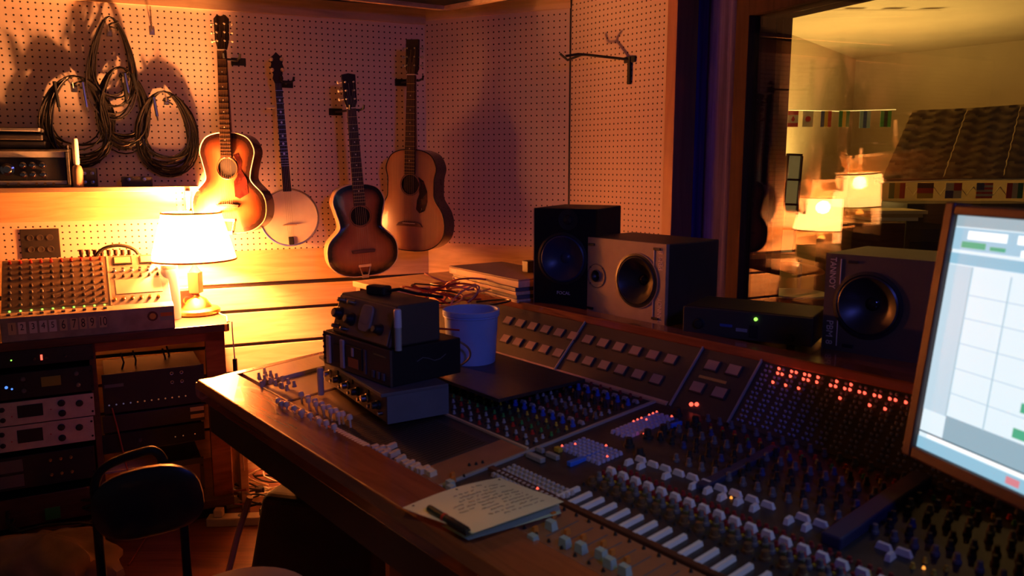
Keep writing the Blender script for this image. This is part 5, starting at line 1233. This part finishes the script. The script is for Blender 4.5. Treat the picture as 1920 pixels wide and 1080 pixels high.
MB().lathe([(.0085, d.length * .55), (.0085, d.length * .96), (.006, d.length), (0, d.length)], 14, axis='x').build('barrel', blk, t, smooth=True)
MB().lathe([(.0087, d.length * .40), (.0087, d.length * .44), (.008, d.length * .45)], 14, axis='x').build('label_band', redp, t)

# ------------------------------------------------------------------ loudspeakers on the rear ledge
LZ = 1.092
def cone(parent, x, z, r, y, mcone, mring, dust, deep=.3, dr=.22):
    MB().lathe([(r * 1.12, 0), (r * 1.12, .005), (r * 1.02, .007), (r, .003)], 36, (x, y, z), 'y', cap=False).build('surround_ring', mring, parent, smooth=True)
    c = MB().lathe([(r, .004), (r * .93, .008), (r * .86, .002), (r * .45, -r * deep), (dr * r, -r * deep * 1.15)], 36, (x, y, z), 'y'); c.f = [f for f in c.f if len(f) == 4]; c.mi = c.mi[:len(c.f)]; c.build('cone', mcone, parent, smooth=True)
    MB().lathe([(dr * r * 1.1, -r * deep * 1.15), (dr * r * .9, -r * deep), (dr * r * .5, -r * deep * .85), (0, -r * deep * .8)], 20, (x, y, z), 'y').build('dust_cap', dust, parent, smooth=True)
def cabinet(parent, W, D_, Hh, m, mf, holes): # cabinet and baffle with true openings
    bc = MB().box(0, W, .012, D_, 0, Hh); bc.f.pop(2); bc.mi.pop(2); bc.build('cabinet', m, parent, bevel=.004)
    import bmesh
    # the baffle as a ring-cut plate
    b = MB(); n = 36
    cells = sorted(holes); xs = [0] + [(cells[i][0] + cells[i][2] + cells[i + 1][0] - cells[i + 1][2]) / 2 for i in range(len(cells) - 1)] + [W]
    for (x, z, r), xa, xb in zip(cells, xs[:-1], xs[1:]):
        vi = []; vo = []
        for i in range(n):
            a = 2 * math.pi * i / n; ca_, sa_ = math.cos(a), math.sin(a); t = 1e9
            if ca_ > 1e-9: t = min(t, (xb - x) / ca_)
            if ca_ < -1e-9: t = min(t, (xa - x) / ca_)
            if sa_ > 1e-9: t = min(t, (Hh - z) / sa_)
            if sa_ < -1e-9: t = min(t, (0 - z) / sa_)
            vi.append((x + r * ca_, z + r * sa_)); vo.append((x + t * ca_, z + t * sa_))
        # corners
        for cx_, cz_ in ((xa, 0), (xb, 0), (xb, Hh), (xa, Hh)):
            k = min(range(n), key=lambda q: (vo[q][0] - cx_) ** 2 + (vo[q][1] - cz_) ** 2); vo[k] = (cx_, cz_)
        V = [(p[0], -.002, p[1]) for p in vi] + [(p[0], -.002, p[1]) for p in vo] + [(p[0], .014, p[1]) for p in vi] + [(p[0], .014, p[1]) for p in vo]
        fs = []
        for i in range(n):
            j = (i + 1) % n; fs += [(i, j, n + j, n + i), (2 * n + j, 2 * n + i, 3 * n + i, 3 * n + j), (j, i, 2 * n + i, 2 * n + j), (n + i, n + j, 3 * n + j, 3 * n + i)]
        b.add(V, fs)
    return b.build('baffle', mf, parent)
cabm = mat('dark_brown_vinyl', (.05, .035, .03), .5, noise=.2)
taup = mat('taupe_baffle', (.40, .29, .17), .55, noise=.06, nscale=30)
conem = mat('black_cone', (.03, .025, .022), .38, spec=.7)
ptx = mat('print_cream', (.85, .66, .40), .5)
# speaker 1
def sp_frame(px0, py0, px1, py1, z):
    p = on_z(px0, py0, z); r = ray(px1, py1); q = on_z(px1, py1, z); d = q - p; return p, math.atan2(d.y, d.x), d.length
p, sa1, W = sp_frame(1088, 582, 1246, 613, LZ)
Hs = .27 * W / .43 * 1.0
ztop = on_y(1088, 443, p.y).z; Hs = ztop - LZ
s1 = thing('loudspeaker', 'taupe-fronted loudspeaker lying on its side with a large woofer, left of the black amplifier', 'loudspeaker', p, sa1, 'matching loudspeakers on the console ledge')
DS = .27
fxx = lambda px: (px - 1088) / (1246 - 1088) 
def xon(px, py, P0, ang): return loc_in(ang, P0, on_plane(px, py, P0, out(ang)))
wo = xon(1194, 526, p, sa1); rr = xon(1233, 526, p, sa1).x - wo.x; tw_ = xon(1119, 517, p, sa1)
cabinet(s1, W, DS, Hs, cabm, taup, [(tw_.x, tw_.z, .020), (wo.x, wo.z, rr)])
cone(s1, wo.x, wo.z, rr * .93, .0, conem, blk, mat('gloss_dust_cap', (.02, .018, .015), .08), .35)
MB().lathe([(rr * 1.06, 0), (rr * 1.06, .003), (rr, .0035)], 36, (wo.x, -.002, wo.z), 'y', cap=False).build('trim_ring', taup, s1, smooth=True)
cone(s1, tw_.x, tw_.z, .019, .0, conem, mat('dark_taupe', (.2, .15, .1), .5), brass, .5, .3)
tr_ = MB().tube([(tw_.x + .040 * math.cos(a * .2094), -.003, tw_.z + .040 * math.sin(a * .2094)) for a in range(30)], .0015, 5, closed=True).build('tweeter_plate', mat('dark_taupe'), s1)
for sx_, sz_ in ((-1, -1), (1, -1), (-1, 1), (1, 1)): MB().lathe([(.003, 0), (.003, .002)], 8, (tw_.x + sx_ * .028, -.002, tw_.z + sz_ * .028), 'y').build('screw', blk, s1)
for px, py in ((1111, 458), (1233, 467), (1108, 577), (1229, 597)):
    q = xon(px, py, p, sa1); MB().box(q.x - .014, q.x + .014, -.006, -.002, q.z - .004, q.z + .004).build('grille_slot', blk, s1, bevel=.001)
text('lettering', 'PBM 8', .025, ptx, s1, (W - .020, -.0025, Hs * .80), (R_(90), R_(-90), 0), sx=.95)
text('lettering', 'TANNOY', .023, ptx, s1, (W - .020, -.0025, Hs * .19), (R_(90), R_(-90), 0), sx=.8)
b = MB(); b.tube([(W - .048, -.003, Hs * .95), (W - .048, -.003, Hs * .55), (W - .052, -.003, Hs * .46), (W - .052, -.003, Hs * .38), (W - .048, -.003, Hs * .32), (W - .048, -.003, Hs * .06)], .0016, 6); b.build('trim_line', ptx, s1)
# speaker 2 (right) - the mirror arrangement, woofer next to the lettering edge
p, sa3, W = sp_frame(1540, 652, 1722, 682, LZ)
Hs3 = on_y(1537, 474, p.y).z - LZ; sc3 = 1.28; W3_ = W * sc3
s3 = thing('loudspeaker', 'dark-fronted loudspeaker lying on its side, half hidden by the computer monitor', 'loudspeaker', p, sa3, 'matching loudspeakers on the console ledge')
wo = xon(1627, 573, p, sa3); rr = xon(1690, 573, p, sa3).x - wo.x
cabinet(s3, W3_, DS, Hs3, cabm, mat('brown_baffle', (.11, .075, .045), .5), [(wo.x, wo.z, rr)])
cone(s3, wo.x, wo.z, rr * .96, .0, conem, blk, mat('gloss_dust_cap'), .35)
MB().lathe([(rr * 1.06, 0), (rr * 1.06, .003), (rr, .0035)], 36, (wo.x, -.002, wo.z), 'y', cap=False).build('trim_ring', mat('brown_baffle'), s3, smooth=True)
text('lettering', 'TANNOY', .024, ptx, s3, (.020, -.0025, Hs3 * .80), (R_(90), R_(90), 0), sx=.85)
text('lettering', 'PBM 8', .026, ptx, s3, (.020, -.0025, Hs3 * .18), (R_(90), R_(90), 0), sx=1.0)
b = MB(); b.tube([(.042, -.003, Hs3 * .95), (.042, -.003, Hs3 * .62), (.036, -.003, Hs3 * .52), (.036, -.003, Hs3 * .42), (.042, -.003, Hs3 * .34), (.042, -.003, Hs3 * .05)], .0016, 6); b.build('trim_line', ptx, s3)
for x, z in ((.075, .93), (.075, .07)): MB().box(x - .014, x + .014, -.006, -.002, Hs3 * z - .004, Hs3 * z + .004).build('grille_slot', blk, s3, bevel=.001)
# black studio monitor behind speaker 1
fbk = on_z(1002, 582, LZ - .01)
p = Vector((fbk.x, fbk.y, LZ)); q = on_y(1098, 590, p.y - .03); 
d = R_(-24); Wf = on_plane(1118, 390, p, out(d)); Wf = loc_in(d, p, Wf).x; Ht = loc_in(d, p, on_plane(1005, 390, p, out(d))).z
fo_ = thing('studio_monitor', 'tall black studio monitor speaker standing behind the taupe loudspeaker', 'loudspeaker', p, d)
st_h = Ht * .13
MB().box(.01, Wf - .01, .02, .22, 0, st_h - .01).build('stand_block', blk, fo_, bevel=.004); MB().box(-.004, .006, .0, .2, 0, Ht).build('side_panel', mat('tan_veneer', (.35, .2, .1), .4), fo_)
wz = loc_in(d, p, on_plane(1055, 485, p, out(d))); tz = loc_in(d, p, on_plane(1066, 412, p, out(d)))
b = cabinet(fo_, Wf, .30, Ht, blkm, mat('black_baffle', (.016, .014, .013), .7, spec=.15), [(wz.x, wz.z, .088)])
b.location = (0, 0, 0)
cone(fo_, wz.x, wz.z, .082, 0, mat('blue_black_cone', (.03, .04, .09), .35), blk, mat('blue_black_cone'), .3)
MB().lathe([(.036, 0), (.036, .004), (.022, .002)], 24, (tz.x, -.002, tz.z), 'y').build('tweeter_plate', blk, fo_, smooth=True); MB().lathe([(.018, -.001), (.014, .006), (0, .010)], 18, (tz.x, -.003, tz.z), 'y').build('tweeter_dome', mat('gloss_dome', (.05, .05, .06), .08, .6), fo_, smooth=True)
text('lettering', 'FOCAL', .016, lab, fo_, (wz.x + .005, -.0025, Ht * .17), (R_(90), 0, 0))
# black rack amplifier between the speakers
p, aa_, W = sp_frame(1283, 632, 1520, 660, LZ)
ha = on_y(1283, 572, p.y).z - LZ
am = thing('rack_amplifier', 'low black amplifier with a small green light between the two loudspeakers', 'amplifier', p, aa_)
MB().box(0, W, 0, .20, .012, ha).build('case', blkm, am, bevel=.003); MB().box(-.003, W + .003, -.008, 0, .014, ha - .002).build('faceplate', mat('olive_black_face', (.06, .05, .035), .45), am, bevel=.002)
for x in (.06, W - .06): 
    for y in (.03, .17): MB().lathe([(.012, 0), (.012, .012)], 10, (x, y, 0)).build('foot', rub, am)
dial(am, W * .13, ha * .5, .017, blk, 'volume_knob'); dial(am, W * .85, ha * .35, .012, blk, 'volume_knob')
q = xon(1419, 595, p, aa_); MB().lathe([(.005, 0), (.005, .004), (0, .005)], 12, (q.x, -.008, ha * .80), 'y').build('green_light', led_g, am)
MB().box(W * .54, W * .60, -.011, -.008, ha * .25, ha * .6).build('switch', blk, am); MB().box(W * .30, W * .40, -.009, -.008, ha * .48, ha * .56).build('blue_badge', mat('blue_print', (.06, .12, .35), .4), am); MB().box(W * .43, W * .52, -.009, -.008, ha * .38, ha * .48).build('grey_badge', greym, am)
# stack of flat boxes and patch leads at the left end of the ledge
p, ba, W = sp_frame(842, 512, 965, 541, 1.16)
t = thing('flat_box', 'topmost pale-edged flat box of the stack left of the black studio monitor', 'box', p, ba + R_(2), 'flat boxes stacked on the ledge')
MB().box(0, W, 0, .26, 0, .024).build('tray', pine, t, bevel=.002); MB().box(0, W, .0, .26, .024, .03).build('lid', mat('grey_brown_card', (.3, .22, .18), .6), t, bevel=.002); MB().box(.02, .06, -.001, 0, .006, .02).build('sticker', cream, t)
for k, (dz, lb) in enumerate(((-.027, 'second flat box from the top of the stack by the studio monitor'), (-.054, 'lowest flat box of the stack by the studio monitor'))):
    t = thing('flat_box', lb, 'box', p + Vector((.012 * (k + 1), .01, dz)), ba - R_(1 + k), 'flat boxes stacked on the ledge')
    MB().box(0, W, 0, .25, 0, .012).build('tray', pine, t, bevel=.002); MB().box(0, W * .98, .004, .25, .012, .026).build('lid', gryp, t, bevel=.002)
q = p + Vector((.02, .03, 0)); hh_ = 1.16 - .054 - LZ
tag(MB().box(0, W * .9, 0, .2, 0, hh_).build('wood_block', ply, loc=(q.x, q.y, LZ), rot=(0, 0, ba), bevel=.003), 'plywood block under the stack of flat boxes', 'block')
q = on_z(988, 560, LZ); tag(MB().box(-.05, .05, 0, .1, 0, .085).build('blue_black_box', mat('navy_box', (.04, .035, .07), .5), loc=q + Vector((-.012, .06, 0)), rot=(0, 0, ba), bevel=.003), 'navy box wedged between the flat boxes and the studio monitor', 'box')
q = on_z(990, 508, 1.195); tag(MB().box(-.02, .02, 0, .04, 0, .045).build('small_black_box', blk, loc=q + Vector((-.012, 0, -.006)), rot=(0, 0, ba), bevel=.003), 'small black box on top of the stack beside the studio monitor', 'box')
# table under the left end of the ledge that carries the patch leads
q = CW(-.25, 1.08, 0); 
sd2 = thing('side_table', 'low wooden side table in the corner carrying red patch leads', 'table', CW(-.62, .90, 0), AC_)
MB().box(0, .36, 0, .62, 1.05, 1.075).build('tabletop', ply, sd2, bevel=.002)
for x in (.03, .33):
    for y in (.03, .59): MB().box(x - .02, x + .02, y - .02, y + .02, 0, 1.05).build('leg', darkw, sd2)
redc = [mat('red_lead', (.42, .04, .03), .45), mat('pink_lead', (.6, .25, .2), .45), mat('red_lead'), mat('orange_lead', (.7, .32, .12), .45), cab]
for i in range(16):
    rnd = random.Random(100 + i); q = on_z(rnd.uniform(790, 905), rnd.uniform(532, 572), 1.11); r = rnd.uniform(.05, .13); hgt = rnd.uniform(.02, .09); a0 = rnd.uniform(0, 6); el = rnd.uniform(.3, .8); rr_ = rnd.uniform(-1, 1)
    pts = [(q.x + r * math.cos(a0 + k * .17 * (1 + .12 * rr_)), q.y + r * el * math.sin(a0 + k * .17), 1.085 + hgt * (.5 + .5 * math.sin(k * .17 + i))) for k in range(34)]
    tag(MB().tube(pts, .0035, 6).build('patch_lead', redc[i % 5], smooth=True), ['red patch lead', 'pink patch lead', 'red patch lead', 'orange patch lead', 'black patch lead'][i % 5] + ' in the tangle between the stacked units and the flat boxes', 'cable', 'tangled patch leads')

# ------------------------------------------------------------------ computer monitor
ML = .45
tl = on_y(1765, 401, 1.45); bl = on_y(1719, 836, 1.40)
az_s = R_(90 - 165.0); 
d = along(az_s); up = (tl - bl); up = (up - d * up.dot(d)).normalized(); hgt = (tl - bl).dot(up)
nrm = d.cross(up).normalized(); Mx = Matrix(((d.x, -nrm.x * -1, up.x, bl.x), (d.y, nrm.y, up.y, bl.y), (d.z, nrm.z, up.z, bl.z), (0, 0, 0, 1)))
yv = up.cross(d).normalized()
Mx = Matrix(((d.x, yv.x, up.x, bl.x), (d.y, yv.y, up.y, bl.y), (d.z, yv.z, up.z, bl.z), (0, 0, 0, 1)))
mo = thing('computer_monitor', 'bright computer monitor with a brown frame at the right edge of the photo', 'monitor', (0, 0, 0)); mo.matrix_world = Mx
SW = .72; fr2 = mat('brown_bezel', (.07, .03, .02), .5)
b = MB(); e = .022; b.box(-e, 0, -.012, .03, -e, hgt + e); b.box(SW, SW + e, -.012, .03, -e, hgt + e); b.box(0, SW, -.012, .03, -e, 0); b.box(0, SW, -.012, .03, hgt, hgt + e * .8)
b.build('bezel', fr2, mo, bevel=.004)
MB().box(-e * .8, SW + e * .8, .005, .055, -e * .8, hgt + e * .6).build('back_shell', blk, mo, bevel=.006)
def scr(name, col, es): return mat(name, (.02, .02, .02), .3, emit=col, es=es, noise=0)
s_ = MB().box(0, SW, .0, .004, 0, hgt).build('screen', scr('screen_white', (.80, .93, 1.0), 1.0), mo)
def srect(nm, x0, x1, z0, z1, m, y=-.0006): MB().box(x0, x1, y, 0, z0 * hgt, z1 * hgt).build(nm, m, s_)
sblue = scr('screen_pale_blue', (.33, .62, .80), .9); sgrey = scr('screen_grey_blue', (.45, .60, .68), .8); sline = scr('screen_line', (.52, .72, .84), .85); sgreen = scr('screen_green', (.10, .55, .32), .8); sdk = scr('screen_dark', (.10, .22, .3), .6); swh = scr('screen_pure_white', (1, 1, 1), 1.15); spk = scr('screen_pink', (.9, .3, .35), .8)
srect('toolbar', 0, SW, .955, 1, sgrey); srect('toolbar', 0, SW, .86, .95, scr('screen_mid_blue', (.42, .68, .85), .9)); srect('toolbar', 0, SW, .80, .845, sblue)
for x0, x1 in ((.03, .11), (.13, .2), (.22, .36), (.4, .5), (.54, .66)): srect('field', x0, x1, .905, .94, swh, -.0012)
for x0, x1 in ((.14, .22), (.26, .40)): srect('field', x0, x1, .86, .885, swh, -.0012)
srect('green_icon', .02, .07, .87, .895, sgreen, -.0014); srect('green_icon', .08, .11, .87, .885, sgreen, -.0014)
srect('side_column', 0, .05, .17, .795, scr('screen_ice', (.62, .80, .92), .9)); srect('column_line', .05, .053, .17, .795, sline, -.001); srect('column_line', .13, .132, .17, .78, sline, -.001)
for z in (.68, .585, .48, .375, .27): srect('track_line', .05, SW, z, z + .003, sline, -.001)
for i, z in enumerate((.60, .50, .40, .30, .20)): srect('green_clip', .21 - .006 * i, .25, z - .012, z + .025, sgreen, -.0012); srect('clip_mark', .225, .235, z - .005, z + .01, sdk, -.0016)
srect('empty_area', .053, SW, .075, .175, scr('screen_blue_grey', (.40, .60, .72), .75), -.0008); srect('status_bar', 0, SW, .0, .05, sblue, -.001); srect('scroll_bar', .02, SW, .055, .07, swh, -.001); srect('scroll_line', 0, SW, .070, .076, sdk, -.0012); srect('pink_icon', .19, .215, .012, .04, spk, -.0014)
bs = Vector((bl.x + d.x * SW / 2, bl.y + d.y * SW / 2, 0)) + Vector((yv.x, yv.y, 0)) * .08
MB().box(-.06, .06, .03, .06, -.02, hgt * .5).build('neck', blkm, mo, loc=(SW / 2, .02, 0)); 
MB().box(SW / 2 - .06, SW / 2 + .06, .045, .075, -(bl.z - zs(.7)) , .0).build('stand', blkm, mo)
